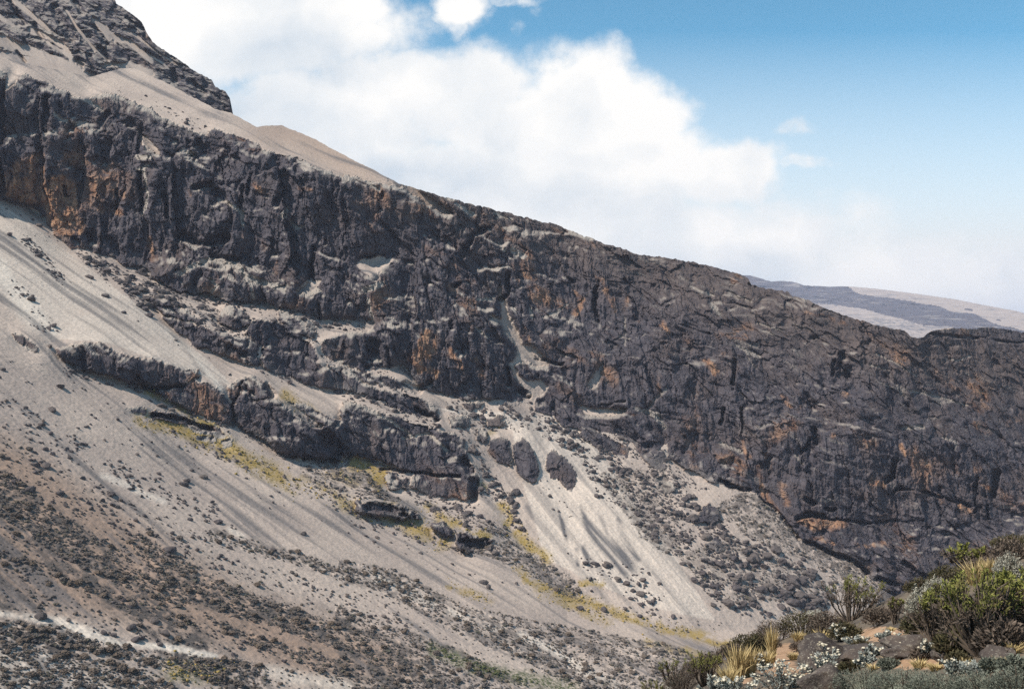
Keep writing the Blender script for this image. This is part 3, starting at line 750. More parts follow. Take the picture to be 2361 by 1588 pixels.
HILL = make_mountainside()
def hill_point(x, y):
    """point of the mountainside seen in direction (x, y) of the photograph's grid (arrays)"""
    px, k, top, D = HILL
    x = np.asarray(x, float); y = np.asarray(y, float)
    c = np.clip((x - px[0])/(px[1] - px[0]), 0, len(px) - 1.001)
    tp = np.interp(x, px, top)
    r = np.clip((y - 1880)/(tp - 1880)*(len(k) - 1), 0, len(k) - 1.001)
    ci, ri = c.astype(int), r.astype(int)
    cf, rf = c - ci, r - ri
    d = (D[ri, ci]*(1-cf) + D[ri, ci+1]*cf)*(1-rf) + (D[ri+1, ci]*(1-cf) + D[ri+1, ci+1]*cf)*rf
    return np.stack([(x - W0/2)/F0*d, d, (H0/2 - y)/F0*d], -1)

def simple_sheet(name, px, top, bottom_py, depth_fn, nr, relief, attrs_fn, back=400, drop=200, nback=12):
    k = np.linspace(0, 1, nr)
    PY = bottom_py + (top[None, :] - bottom_py)*k[:, None]
    PX = np.broadcast_to(px[None, :], PY.shape)
    s = (PX - W0/2)/F0; t = (H0/2 - PY)/F0
    D0 = depth_fn(PX, PY, top[None, :])
    d = relief(s*D0, D0, t*D0, PX, PY)
    D = D0 + d
    P = np.stack([s*D, D, t*D], -1)
    attrs = attrs_fn(P, s*D0, D0, t*D0, PX, PY)
    e = P[-1]
    PB = np.stack([np.stack([e[:, 0]*(1 + b*back/e[:, 1]), e[:, 1] + back*b, e[:, 2] - drop*b**1.4 - 1], -1) for b in np.linspace(0, 1, nback + 1)[1:]])
    for kk in list(attrs):
        attrs[kk] = np.concatenate([attrs[kk], np.repeat(attrs[kk][-1:], nback, 0)], 0)
    o = grid_mesh(name, np.concatenate([P, PB], 0), M_TERRAIN, attrs)
    return tag(o, kind='structure')

def make_peak():
    line = [(-700,-700),(-400,-420),(-100,-260),(100,-130),(265,0),(268,10),(293,26),(310,38),(327,52),(337,72),(351,96),(372,114),(396,127),(430,151),(458,169),(489,186),(496,200),(520,212),(530,227),(537,263),(545,300),(560,330)]
    px = np.linspace(-420, 556, 520)
    top = np.interp(px, [p[0] for p in line], [p[1] for p in line]) + perlin(px/12, 0*px, 0*px + 4.4)*3 + perlin(px/5, 0*px, 0*px + 2)*2
    pk = blank()
    screes = blank()
    for a, w in [([(0,90),(40,110),(100,130),(180,165)], 36), ([(30,0),(60,25),(110,65)], 16), ([(70,70),(120,90),(150,110),(170,150)], 16), ([(215,45),(250,80),(300,100),(350,140)], 20), ([(235,60),(255,90)], 24), ([(150,20),(175,60),(205,100),(220,120)], 8),
                 ([(290,70),(330,95),(370,125),(420,155)], 8), ([(180,70),(215,110),(250,140)], 8), ([(0,130),(80,150),(200,180),(330,230)], 40), ([(240,150),(300,150),(350,170)], 18), ([(0,40),(30,60)], 14), ([(320,110),(400,165)], 6), ([(110,100),(190,150)], 10)]:
        stroke(screes, a, 1, w*.72)
    ck = blank()
    for a, w in [([(125,20),(140,50),(170,90)], 18), ([(180,140),(200,155),(220,175)], 16), ([(205,130),(215,160)], 10), ([(20,0),(40,30),(60,55)], 8), ([(215,60),(245,100)], 10), ([(340,60),(335,80)], 7), ([(400,165),(405,185)], 14), ([(440,190),(470,215)], 14), ([(40,120),(60,145)], 5), ([(230,110),(250,135)], 10), ([(80,60),(100,90)], 8), ([(170,0),(190,30)], 12), ([(290,40),(330,70)],6)]:
        stroke(ck, a, 1, w, .35)
    i0 = int((3 - RX0)/RS); screes[:, :i0] = screes[:, i0:i0+1]
    def dep(PX, PY, tp):
        base = np.exp(sample(lnd, np.clip(PX, -400, 540), np.full_like(PX, 250))) + 70
        return base*(1 + (290 - PY)/2531/.62*1.0) + 30*sstep(200, 560, PX)
    def relief(x, y, z, PX, PY):
        w1 = fbm(PX/25, PY/25, PX*0, 3)
        rkm = 1 - sstep(.3, .7, sample(screes, PX + 12*w1, PY + 12*w1))
        u, v = x + 8*fbm(x/40, y/40, z/40, 3), z + 7*fbm(x/40 + 5, y/40, z/40, 3) + .55*x
        b1, r1 = facets(u/20, v/14, 5); b2, r2 = facets(u/8, v/6, 8); b3, r3 = facets(u/3.5, v/3, 18)
        saw = np.mod(v/11, 1)
        return rkm*(5*r1 + 2.5*r2 + 1.3*r3 - 8*fbm(x/50, y/50, z/50, 4, .55, True) + 3*np.where(saw < .7, .5 - saw/.7, (saw-.7)/.3 - .5) - 2.4*fbm(x/7, y/7, z/7, 4, .6)) + 9*sample(ck, PX + 5*w1, PY)
    def at(P, x, y, z, PX, PY):
        w1 = fbm(PX/25, PY/25, PX*0, 3)
        rkm = 1 - sstep(.3, .7, sample(screes, PX + 12*w1, PY + 12*w1))
        nz = normals(P)[..., 2]; dn = fbm(x/25, y/25, z/25, 4, .6)
        dust = sstep(.66, .92, nz + .3*dn)*.8
        zz = np.zeros_like(x)
        streak = .5*sstep(.0, .4, fbm((x + .8*z)/8, y/30, (z - .8*x)/60, 4, .6))
        return {'map_a': np.stack([rkm, dust, .35*sstep(.3, .5, fbm(x/30, y/30, z/30 + 3, 3))], -1), 'map_b': np.stack([zz, zz, np.clip(streak + .22, 0, 1)], -1), 'map_c': np.stack([zz, zz, zz], -1)}
    simple_sheet('peak', px, top, 330, dep, 420, relief, at, back=150, drop=200)
make_peak()

def make_far_hill():
    line = [(1500,640),(1640,636),(1711,635),(1729,634),(1746,640),(1780,649),(1801,647),(1835,651),(1856,658),(1908,661),(1956,660),(2025,666),(2111,677),(2197,689),(2283,706),(2340,716),(2600,790),(3000,930)]
    px = np.linspace(1500, 2900, 620)
    top = np.interp(px, [p[0] for p in line], [p[1] for p in line]) + perlin(px/9, 0*px, 0*px + 1.4)*1.5*np.interp(px, [1700, 1900, 1960, 2900], [1, .9, .4, .4])
    rk = blank()
    poly(rk, [(1600,620),(1729,630),(1830,648),(1900,658),(1955,660),(1970,672),(1990,680),(2050,687),(2100,695),(2160,705),(2200,720),(2250,725),(2290,745),(2340,757),(2900,900),(2900,990),(2340,790),(2250,765),(2180,752),(2130,750),(2060,730),(1990,712),(1900,700),(1800,690),(1600,690)])
    for a, w in [([(1840,675),(1900,690),(1960,700),(2040,712),(2100,725)], 5), ([(1830,690),(1900,703),(1960,715)], 5), ([(1770,655),(1800,660),(1830,670)], 4), ([(2020,700),(2080,707)], 3), ([(2090,735),(2150,745)], 4), ([(1900,668),(1950,672)],3)]:
        stroke(rk, a, .45, w)
    for a, w in [([(2225,713),(2240,715)], 4), ([(2300,738),(2308,739)], 4)]:
        stroke(rk, a, 1, w)
    pit = blank()
    poly(pit, [(1960,740),(2050,735),(2150,752),(2200,760),(2100,785)], .8)
    def dep(PX, PY, tp):
        return 2.3*(2350 + (PY*-1 + 790)*7.5 - (PX - 1700)*.35)
    def relief(x, y, z, PX, PY):
        x, y, z = x/2.3, y/2.3, z/2.3
        rkm = sample(rk, PX + 8*fbm(PX/30, PY/12, PX*0, 3), PY + 4*fbm(PX/30, PY/12, PX*0 + 4, 3))
        return 2.3*-rkm*(70*fbm(x/80, y/260, z/22, 5, .65)) - 69*fbm(x/160, y/400, z/60, 4, .6)
    def at(P, x, y, z, PX, PY):
        w = 8*fbm(PX/30, PY/12, PX*0, 3); w2 = 4*fbm(PX/30, PY/12, PX*0 + 4, 3)
        rkm = sstep(.35, .65, sample(rk, PX + w, PY + w2))
        x, y, z = x/2.3, y/2.3, z/2.3
        zz = np.zeros_like(x)
        dust = .6*sstep(.08, .4, fbm(x/70, y/200, z/7, 4, .65))
        dk = .8*sample(pit, PX, PY)*sstep(-.1, .25, fbm(x/9, y/40, z/4, 3)) + .6*sstep(.0, .4, fbm(x/50, y/200, z/7, 4, .65))
        return {'map_a': np.stack([rkm, dust, zz], -1), 'map_b': np.stack([zz, zz, np.clip(dk + .18, 0, 1)], -1), 'map_c': np.stack([zz, zz, zz], -1)}
    simple_sheet('hills', px, top, 840, dep, 200, relief, at, back=3500, drop=1100)
make_far_hill()

# wide ground far below, reaching the horizon
def make_plain():
    a = np.concatenate([-np.geomspace(20000, 1200, 14), np.linspace(-900, 900, 9), np.geomspace(1200, 20000, 14)])
    b = np.concatenate([-np.geomspace(20000, 1200, 14), np.linspace(-900, 900, 9), np.geomspace(1200, 20000, 14)])
    Xp, Yp = np.meshgrid(a, b)
    Zp = -620 + 40*perlin(Xp/6000, Yp/6000, Xp*0)
    z3 = np.zeros(Xp.shape + (3,)); z3[..., 1] = .4
    o = grid_mesh('ground', np.stack([Xp, Yp, Zp], -1), M_TERRAIN, {'map_a': z3*0, 'map_b': z3, 'map_c': z3})
    tag(o, kind='structure')
make_plain()
# ------------------------------------------------------------------ boulders and dwarf shrubs on the slopes
def ico(sub):
    bm = bmesh.new()
    bmesh.ops.create_icosphere(bm, subdivisions=sub, radius=1)
    v = np.array([q.co[:] for q in bm.verts], np.float32)
    f = np.array([[q.index for q in p.verts] for p in bm.faces], np.int32)
    bm.free()
    return v, f
ICO0, ICO1, ICO2, ICO3 = ico(1), ico(2), ico(3), ico(4)
def rock_shape(base, seed):
    r = np.random.default_rng(seed)
    v = base[0].copy()
    for _ in range(9):
        n = r.normal(size=3); n /= np.linalg.norm(n)
        dd = r.uniform(.45, .8)
        over = np.maximum(v @ n - dd, 0)
        v -= over[:, None]*n*.92
    k = 1 + .16*perlin(v[:, 0]*2.1 + seed, v[:, 1]*2.1, v[:, 2]*2.1) + .08*perlin(v[:, 0]*5 + seed, v[:, 1]*5, v[:, 2]*5)
    v *= k[:, None]
    v *= r.uniform(.78, 1.2, 3)*np.array([1.05, 1, .78])
    return v.astype(np.float32), base[1]
def bush_shape(base, seed):
    r = np.random.default_rng(seed + 500)
    v = base[0].copy()
    v *= r.uniform(.62, 1.18, (len(v), 1))
    v[:, 2] = v[:, 2]*.62 + .25
    return v.astype(np.float32), base[1]
def raw_mesh(name, v, f, mat, tint=None, smooth=False):
    me = bpy.data.meshes.new(name)
    me.vertices.add(len(v)); me.loops.add(f.size); me.polygons.add(len(f))
    me.vertices.foreach_set('co', np.ascontiguousarray(v, np.float32).ravel())
    me.loops.foreach_set('vertex_index', np.ascontiguousarray(f, np.int32).ravel())
    n = f.shape[1]
    me.polygons.foreach_set('loop_start', np.arange(0, f.size, n, dtype=np.int32))
    try:
        me.polygons.foreach_set('loop_total', np.full(len(f), n, np.int32))
    except Exception:
        pass
    me.update(calc_edges=True)
    me.polygons.foreach_set('use_smooth', np.full(len(f), smooth, bool))
    if tint is not None:
        at = me.attributes.new('tint', 'FLOAT_COLOR', 'POINT')
        b = np.ones((len(v), 4), np.float32); b[:, :3] = tint
        at.data.foreach_set('color', b.ravel())
    me.materials.append(mat)
    return me

def mat_boulder():
    m, nt, bs = new_mat('dark lava boulder')
    geo = nt.n('ShaderNodeNewGeometry').outputs['Position']
    info = nt.n('ShaderNodeObjectInfo').outputs['Random']
    tr, tg, tb = nt.attr('tint')
    n1 = nt.noise(geo, .8, 4, .6)
    c = nt.mix(nt.step(n1, .35, .65), (0.042, 0.036, 0.039), (0.092, 0.079, 0.078))
    c = nt.mix(nt.math('MULTIPLY', nt.math('ADD', tr, nt.math('MULTIPLY', info, .4)), .45), c, (0.15, 0.125, 0.105))
    nt.link(c, bs.inputs['Base Color'])
    bp = nt.n('ShaderNodeBump'); bp.inputs['Strength'].default_value = .5; bp.inputs['Distance'].default_value = .5
    nt.link(nt.noise(geo, 1.6, 3, .6), bp.inputs['Height']); nt.link(bp.outputs[0], bs.inputs['Normal'])
    return m
def mat_shrub():
    m, nt, bs = new_mat('dwarf shrub')
    geo = nt.n('ShaderNodeNewGeometry').outputs['Position']
    info = nt.n('ShaderNodeObjectInfo').outputs['Random']
    tr, tg, tb = nt.attr('tint')
    n1 = nt.noise(geo, 1.5, 3, .6)
    c = nt.mix(nt.step(n1, .35, .65), (0.050, 0.045, 0.044), (0.125, 0.110, 0.098))
    c = nt.mix(tg, c, (0.05, 0.068, 0.022))
    c = nt.mix(nt.math('MULTIPLY', nt.math('ADD', tr, nt.math('MULTIPLY', info, .3)), .6), c, (0.115, 0.085, 0.06))
    nt.link(c, bs.inputs['Base Color'])
    bs.inputs['Specular IOR Level'].default_value = .05
    return m
M_BOULDER, M_SHRUB = mat_boulder(), mat_shrub()
rs = np.random.default_rng(21)

bd = blank()             # how thickly boulders lie
for pts, v in [([(165,575),(262,600),(340,622),(413,672),(517,695),(585,690),(735,735),(735,790),(660,790),(603,795),(372,720),(300,690),(240,640),(190,600)], 1.0),
               ([(1030,925),(1235,935),(1300,985),(1530,1035),(1545,1080),(1480,1190),(1380,1160),(1340,1060),(1250,1000),(1100,990),(1090,1080),(1140,1140),(1110,1130),(1060,1000)], .85),
               ([(1090,1000),(1130,1090),(1180,1140),(1220,1250),(1180,1200),(1110,1120)], .7),
               ([(1440,1060),(1550,1060),(1600,1110),(1660,1150),(1600,1210),(1570,1290),(1500,1240),(1440,1180)], .8),
               ([(1580,1230),(1660,1200),(1720,1230),(1850,1300),(1930,1360),(1900,1400),(1820,1420),(1720,1420),(1640,1380),(1600,1330)], .5),
               ([(1340,1290),(1400,1300),(1480,1300),(1540,1360),(1500,1410),(1440,1370),(1350,1330)], .75),
               ([(1240,1090),(1320,1140),(1330,1300),(1280,1290),(1220,1180)], .1), ([(1450,1390),(1700,1440),(1650,1490),(1300,1400)], .12),
               ([(720,1100),(860,1150),(1000,1240),(1050,1270),(960,1250),(800,1190),(700,1130)], .5), ([(930,1120),(1060,1160),(1190,1240),(1120,1230),(1000,1190)], .8),
               ([(760,880),(930,945),(1010,1000),(1040,1030),(930,990),(800,930)], .4), ([(600,800),(720,815),(790,850),(900,860),(960,900),(940,910),(800,865),(690,820)], .7),
               ([(640,930),(760,985),(790,1000),(700,990)], .3), ([(430,1000),(640,1080),(700,1130),(560,1080),(440,1030)], .35),
               ([(0,900),(200,1020),(480,1150),(560,1230),(430,1200),(200,1080),(0,1000)], .2), ([(0,1000),(300,1150),(560,1290),(900,1400),(1000,1460),(700,1390),(400,1280),(0,1120)], .12),
               ([(0,470),(100,520),(330,700),(560,860),(400,790),(150,640),(0,540)], .035), ([(40,540),(85,560),(150,640),(140,655),(100,620),(60,575)], .8), ([(30,640),(140,760),(90,770),(20,680)], .3),
               ([(220,190),(420,260),(560,330),(460,300),(300,225)], .22), ([(0,1200),(400,1420),(900,1560),(400,1500),(0,1400)], .05), ([(0,770),(200,880),(600,1080),(1000,1270),(1300,1380),(1000,1320),(500,1130),(0,930)], .03)]:
    m_ = blank(); poly(m_, pts, v); bd = np.maximum(bd, m_)
for a in [[(150,852),(300,892),(430,892)], [(350,920),(450,960),(540,990)], [(560,990),(640,1045),(700,1062),(790,1068)], [(850,1065),(950,1105),(1000,1150),(1090,1165)], [(1070,1020),(1110,1100),(1115,1140)], [(600,855),(800,905),(930,950),(1000,985)], [(820,1195),(900,1205)], [(1050,1275),(1140,1268)]]:
    stroke(bd, a, .75, 14)
for a in [[(1160,720),(1182,768),(1214,815),(1240,835)], [(1190,860),(1238,892),(1215,940),(1200,970)], [(740,750),(850,755)], [(690,672),(737,648)]]:
    stroke(bd, a, .55, 22)
stroke(bd, [(0,1413),(138,1434),(193,1454),(241,1470),(362,1489),(499,1508)], -1, 30)
for a in [[(1225,1130,40),(1250,1200,70),(1310,1290,80),(1390,1360,70)], [(1345,1120,50),(1390,1190,90),(1450,1270,80),(1500,1340,60),(1600,1420,60)]]:
    m_ = blank(); stroke(m_, a, 1, 40); bd = bd*(1 - .9*m_)
bd = blur(bd, 5)
big = blank()
poly(big, [(1560,1180),(1940,1300),(1960,1440),(1600,1420)], 1.0); poly(big, [(190,590),(420,670),(420,730),(300,700)], .6)
sdm = blank()            # how thickly shrubs grow
for pts, v in [([(0,1000),(330,1170),(600,1290),(900,1360),(1300,1440),(1640,1500),(1600,1588),(0,1588)], .07), ([(0,1465),(100,1490),(330,1540),(420,1588),(0,1588)], .55)]:
    m_ = blank(); poly(m_, pts, v); sdm = np.maximum(sdm, m_)
sdm = np.maximum(sdm, brush*.8)
stroke(sdm, [(0,1420),(138,1434),(193,1454),(241,1470),(362,1489),(499,1508)], -1, 30)

def scatter(dens, n, clump_scale, clump_lo, clump_hi, seed, fall=None):
    r = np.random.default_rng(seed)
    x = r.uniform(-150, 2500, n); y = r.uniform(150, 1640, n)
    p = sample(dens, x, y)
    # clumps drawn out along the streaks of the slope
    xr, yr = x*.83 + y*.56, -x*.56 + y*.83
    c = fbm(xr/(clump_scale*2.6), yr/clump_scale, x*0 + seed, 3, .6)
    p = p*sstep(clump_lo, clump_hi, c)
    ok = (r.uniform(0, 1, n) < p) & (sample(rock, x, y) < .5)
    x, y = x[ok], y[ok]
    return x, y, r
def region_of(x, y):
    if y < 420: return 'upper'
    if x < 760 and y < 800 and y > 560 and x > 150 and y < .42*x + 560: return 'cliff foot'
    if x > 1540 and y < 1440: return 'right cone'
    if x > 1010 and y < 1290 + .05*x and y < 1440: return 'cone'
    if x < 800 and y > 980: return 'lower left'
    if y > 1290: return 'valley'
    if 560 < x < 1250 and y > 790: return 'buttress'
    return 'left scree'
B_TXT = {'upper': ('small dark boulder on the bare scree ridge under the rocky peak', 'boulders on the upper scree ridge'),
         'cliff foot': ('dark boulder in the rockfall at the foot of the great cliff', 'boulders at the foot of the great cliff'),
         'right cone': ('big rounded dark boulder in the clusters below the right-hand wall', 'boulders below the right-hand wall'),
         'cone': ('dark angular boulder strewn over the pale scree cone below the gully', 'boulders on the pale scree cone'),
         'lower left': ('dark boulder half sunk in the brown earth of the lower slope', 'boulders on the brown lower slope'),
         'valley': ('dark boulder among the streaks of scree on the valley bottom', 'boulders on the valley bottom'),
         'buttress': ('dark boulder on a ledge between the outcrops of the lower buttress', 'boulders on the lower buttress'),
         'left scree': ('lone dark boulder on the smooth pale scree fan', 'boulders on the smooth scree fan')}
S_TXT = {'upper': ('dark tuft of shrub under the peak', 'shrubs under the peak'), 'cliff foot': ('dark dwarf shrub at the foot of the great cliff', 'shrubs at the cliff foot'),
         'right cone': ('dark dwarf shrub below the right-hand wall', 'shrubs below the right-hand wall'), 'cone': ('dark dwarf shrub at the edge of the pale scree cone', 'shrubs beside the scree cone'),
         'lower left': ('rounded dark dwarf shrub on the brown lower slope', 'shrubs on the brown lower slope'), 'valley': ('dark dwarf shrub in the heath bands of the valley bottom', 'shrubs on the valley bottom'),
         'buttress': ('dark dwarf shrub below the outcrops of the lower buttress', 'shrubs below the lower buttress'), 'left scree': ('dark dwarf shrub on the pale scree fan', 'shrubs on the scree fan')}

def place_all(x, y, size, shapes_hi, shapes_lo, mat, kindname, cat, stuffname, TXT, sink, seed, n_single=300, green=None):
    r = np.random.default_rng(seed)
    P = hill_point(x, y)
    app = size/P[:, 1]
    inside = (x > 4) & (x < 2350) & (y > 4) & (y < 1580)
    if kindname == 'dwarf_shrub':
        inside &= ~((x > 1440) & (y > 1470))
    order = np.argsort(-np.where(inside, app, 0))
    P[:, 2] += size*sink
    singles = order[:n_single]
    rest = order[n_single:]
    rot = r.uniform(0, 6.283, len(x))
    protos = [raw_mesh(kindname, v, f, mat, np.tile(np.array([[r.uniform(), 0, 0]], np.float32), (len(v), 1)), False) for v, f in shapes_hi]
    for i in singles:
        o = bpy.data.objects.new(kindname, protos[int(r.integers(len(protos)))])
        o.location = P[i]; o.rotation_euler = (r.uniform(-.3, .3), r.uniform(-.3, .3), rot[i])
        o.scale = (size[i], size[i], size[i]*r.uniform(.8, 1.1))
        lab, grp = TXT[region_of(x[i], y[i])]
        tag(o, lab, cat, grp)
        COL.objects.link(o)
    V, Fc, T, off = [], [], [], 0
    for j, (v, f) in enumerate(shapes_lo):
        sel = rest[j::len(shapes_lo)]
        if not len(sel): continue
        c, s_ = np.cos(rot[sel])[:, None], np.sin(rot[sel])[:, None]
        q = np.stack([v[None, :, 0]*c - v[None, :, 1]*s_, v[None, :, 0]*s_ + v[None, :, 1]*c, np.repeat(v[None, :, 2], len(sel), 0)], -1)
        q = q*size[sel][:, None, None] + P[sel][:, None, :]
        V.append(q.reshape(-1, 3))
        Fc.append((f[None] + (off + np.arange(len(sel))*len(v))[:, None, None]).reshape(-1, 3)); off += len(sel)*len(v)
        tt = np.zeros((len(sel), 3), np.float32); tt[:, 0] = r.uniform(0, 1, len(sel))**2
        if green is not None: tt[:, 1] = green[sel]
        T.append(np.repeat(tt, len(v), 0))
    me = raw_mesh(stuffname, np.concatenate(V), np.concatenate(Fc), mat, np.concatenate(T), False)
    o = bpy.data.objects.new(stuffname, me); COL.objects.link(o)
    return o
def make_scatter():
    x, y, r = scatter(bd, 210000, 26, -.30, .16, 31)
    n = len(x)
    bg = sample(big, x, y)
    size = .40*(1 - r.uniform(0, 1, n))**(-1/2.0)
    size = np.minimum(size, np.where((x < 1000) & (y > 950), 1.15, 2.3)) * (1 + .5*bg)
    lone = [(214,516,2.2),(88,521,3.4),(75,508,2.0),(65,553,3.0),(232,613,4.5),(205,640,3.6),(244,684,3.6),(285,722,2.2),(405,785,2.0),(530,865,1.8),(120,945,3.2),(97,980,3),(470,1100,3),(430,1110,2.5),(425,1118,3.4),(255,1142,3.8),(80,1074,3),(105,1074,3.2),(140,1140,3),
            (70,1130,3.2),(390,1268,4.0),(505,1205,3.4),(445,1240,2),(700,1232,2.6),(1115,1345,3.6),(1125,1355,2.6),(1362,1336,2.4),(1365,1363,1.8),(1442,1405,2.4),(1475,1420,2.6),(1506,1415,2.2),(1190,1140,5.4),(1155,1145,4.2),(1145,1130,3),(93,1425,3.2),(355,1430,3),(383,1464,3),(303,1447,3),(240,1458,2.2),(310,1475,2.6),
            (1575,1300,3.4),(1590,1302,3),(1645,1395,3.6),(1800,1400,4.6),(1820,1390,5),(1850,1385,4.4),(1890,1385,5),(1600,1340,4.4),(1620,1325,4.6),(1640,1300,4.2),(1205,1220,3.4),(1560,1060,3),(430,655,4.0),(460,640,3),(590,700,3.5),(300,640,4.2),(275,650,4.4),(340,690,4.6),(320,705,4.2),(360,700,4),(345,730,4.2),(385,690,3.6),(260,590,3),(320,630,3.6),
            (505,700,3),(158,285,3),(170,815,3.4),(115,800,2.6),(630,1270,2.4),(540,935,0.5)]
    lone = np.array(lone)
    x = np.concatenate([x, lone[:, 0]]); y = np.concatenate([y, lone[:, 1]]); size = np.concatenate([size, lone[:, 2]*.62])
    o = place_all(x, y, size, [rock_shape(ICO2, k) for k in range(8)], [rock_shape(ICO1, 20 + k) for k in range(5)], M_BOULDER, 'boulder', 'boulder', 'rubble', B_TXT, .12, 5)
    tag(o, 'countless small dark stones scattered over the scree', None, None, 'stuff')
    print('boulders', len(x))
    x, y, r = scatter(sdm, 330000, 16, -.34, .10, 77)
    size = np.minimum(.27*(1 - r.uniform(0, 1, len(x)))**(-1/2.6), 1.4)
    g = np.clip(sample(green, x, y) + .25*(r.uniform(0, 1, len(x)) < .15), 0, 1)
    o = place_all(x, y, size, [bush_shape(ICO2, k) for k in range(6)], [bush_shape(ICO1, k) for k in range(5)], M_SHRUB, 'dwarf_shrub', 'shrub', 'heath', S_TXT, .0, 6, 300, g)
    tag(o, 'low dark heath covering the lower slopes in bands', None, None, 'stuff')
    print('shrubs', len(x))
    gm = sample(grass, np.zeros(1), np.zeros(1))
    x, y, r = scatter(np.clip(blur(grass, 6), 0, 1), 170000, 12, -.35, .15, 99)
    keep = ~((x > 1500) & (y > 1460)); x, y = x[keep], y[keep]
    size = np.minimum(.24*(1 - r.uniform(0, 1, len(x)))**(-1/3.0), .8)
    P = hill_point(x, y)
    V, Fc, T, off = [], [], [], 0
    shapes = [bush_shape(ICO0, 60 + k) for k in range(5)]
    for j, (v, f) in enumerate(shapes):
        sel = np.arange(len(x))[j::5]
        q = v[None]*size[sel][:, None, None]*np.array([1, 1, 1.25]) + P[sel][:, None, :]
        V.append(q.reshape(-1, 3)); Fc.append((f[None] + (off + np.arange(len(sel))*len(v))[:, None, None]).reshape(-1, 3)); off += len(sel)*len(v)
        tt = np.zeros((len(sel), 3), np.float32); tt[:, 0] = r.uniform(0, 1, len(sel)); T.append(np.repeat(tt, len(v), 0))
    m, nt, bs = new_mat('yellow moor grass')
    tr, tg, tb = nt.attr('tint')
    nt.link(nt.mix(tr, (0.115, 0.095, 0.022), (0.36, 0.255, 0.085)), bs.inputs['Base Color'])
    o = bpy.data.objects.new('moor_grass', raw_mesh('moor_grass', np.concatenate(V), np.concatenate(Fc), m, np.concatenate(T), False)); COL.objects.link(o)
    tag(o, 'yellow green grass growing in strips below the ledges and along the valley', None, None, 'stuff')
    print('grass', len(x))
make_scatter()
# ------------------------------------------------------------------ the knoll the picture is taken from
EDGE = [(-30,-12),(-6,2),(0.2,8),(1.3,15),(1.75,18),(2.45,21.5),(4.4,25),(7.2,31),(9.0,34),(10.2,33),(10.8,30),(12.5,30),(15,32),(20,34),(28,37),(60,42)]
def edge_dist(x, y):
    """signed distance to the rim of the knoll, positive on its flat top"""
    x = np.asarray(x, float); y = np.asarray(y, float)
    best = np.full(np.shape(x), 1e9); ins = np.zeros(np.shape(x), bool)
    for (ax, ay), (bx, by) in zip(EDGE[:-1], EDGE[1:]):
        L = (bx-ax)**2 + (by-ay)**2
        k = np.clip(((x-ax)*(bx-ax) + (y-ay)*(by-ay))/L, 0, 1)
        best = np.minimum(best, np.hypot(x-ax-k*(bx-ax), y-ay-k*(by-ay)))
    ring = EDGE + [(60, -60), (-30, -60)]
    for (ax, ay), (bx, by) in zip(ring, ring[1:] + ring[:1]):
        if ay != by:
            ins ^= ((ay > y) != (by > y)) & (x < (bx-ax)*(y-ay)/(by-ay) + ax)
    return np.where(ins, best, -best)
def knoll_z(x, y):
    x = np.asarray(x, float); y = np.asarray(y, float)
    w = x - .30*y
    w = np.minimum(w, 6) + .06*np.maximum(w - 6, 0)
    z = -1.45 - .203*y + np.where(w > 0, .50*w, .16*w)*sstep(2, 14, y)
    z = z + .28*fbm(x/5, y/5, x*0 + 1.5, 3) + .10*fbm(x/1.1, y/1.1, x*0 + 4.5, 3) + .03*fbm(x/.3, y/.3, x*0, 2)
    e = edge_dist(x, y)
    z = z - np.where(e < 1.5, .55*np.maximum(1.5 - e, 0)**1.12, 0)
    return z
def knoll_material():
    m, nt, bs = new_mat('knoll earth')
    geo = nt.n('ShaderNodeNewGeometry').outputs['Position']
    bare, mossy, q = nt.attr('cover')
    n1 = nt.noise(geo, .9, 5, .6); n2 = nt.noise(geo, 6, 4, .65); n3 = nt.noise(geo, 30, 3, .6)
    heath = nt.mix(nt.step(n1, .35, .65), (0.060, 0.052, 0.045), (0.135, 0.105, 0.075))
    heath = nt.mix(nt.step(n2, .52, .7, 0, .7), heath, (0.20, 0.165, 0.12))
    heath = nt.mix(nt.step(n2, .45, .3, 0, .7), heath, (0.030, 0.028, 0.028))
    earth = nt.mix(nt.step(n2, .3, .7), (0.27, 0.165, 0.095), (0.36, 0.235, 0.15))
    earth = nt.mix(nt.step(n3, .58, .7, 0, .6), earth, (0.11, 0.085, 0.07))
    c = nt.mix(nt.step(nt.math('ADD', bare, nt.math('MULTIPLY', nt.math('SUBTRACT', n2, .5), .9)), .35, .6), heath, earth)
    c = nt.mix(nt.math('MULTIPLY', mossy, nt.step(n2, .35, .6)), c, (0.15, 0.155, 0.11))
    nt.link(c, bs.inputs['Base Color'])
    bp = nt.n('ShaderNodeBump'); bp.inputs['Strength'].default_value = .7; bp.inputs['Distance'].default_value = .06
    nt.link(nt.math('ADD', n2, nt.math('MULTIPLY', n3, .4)), bp.inputs['Height']); nt.link(bp.outputs[0], bs.inputs['Normal'])
    return m
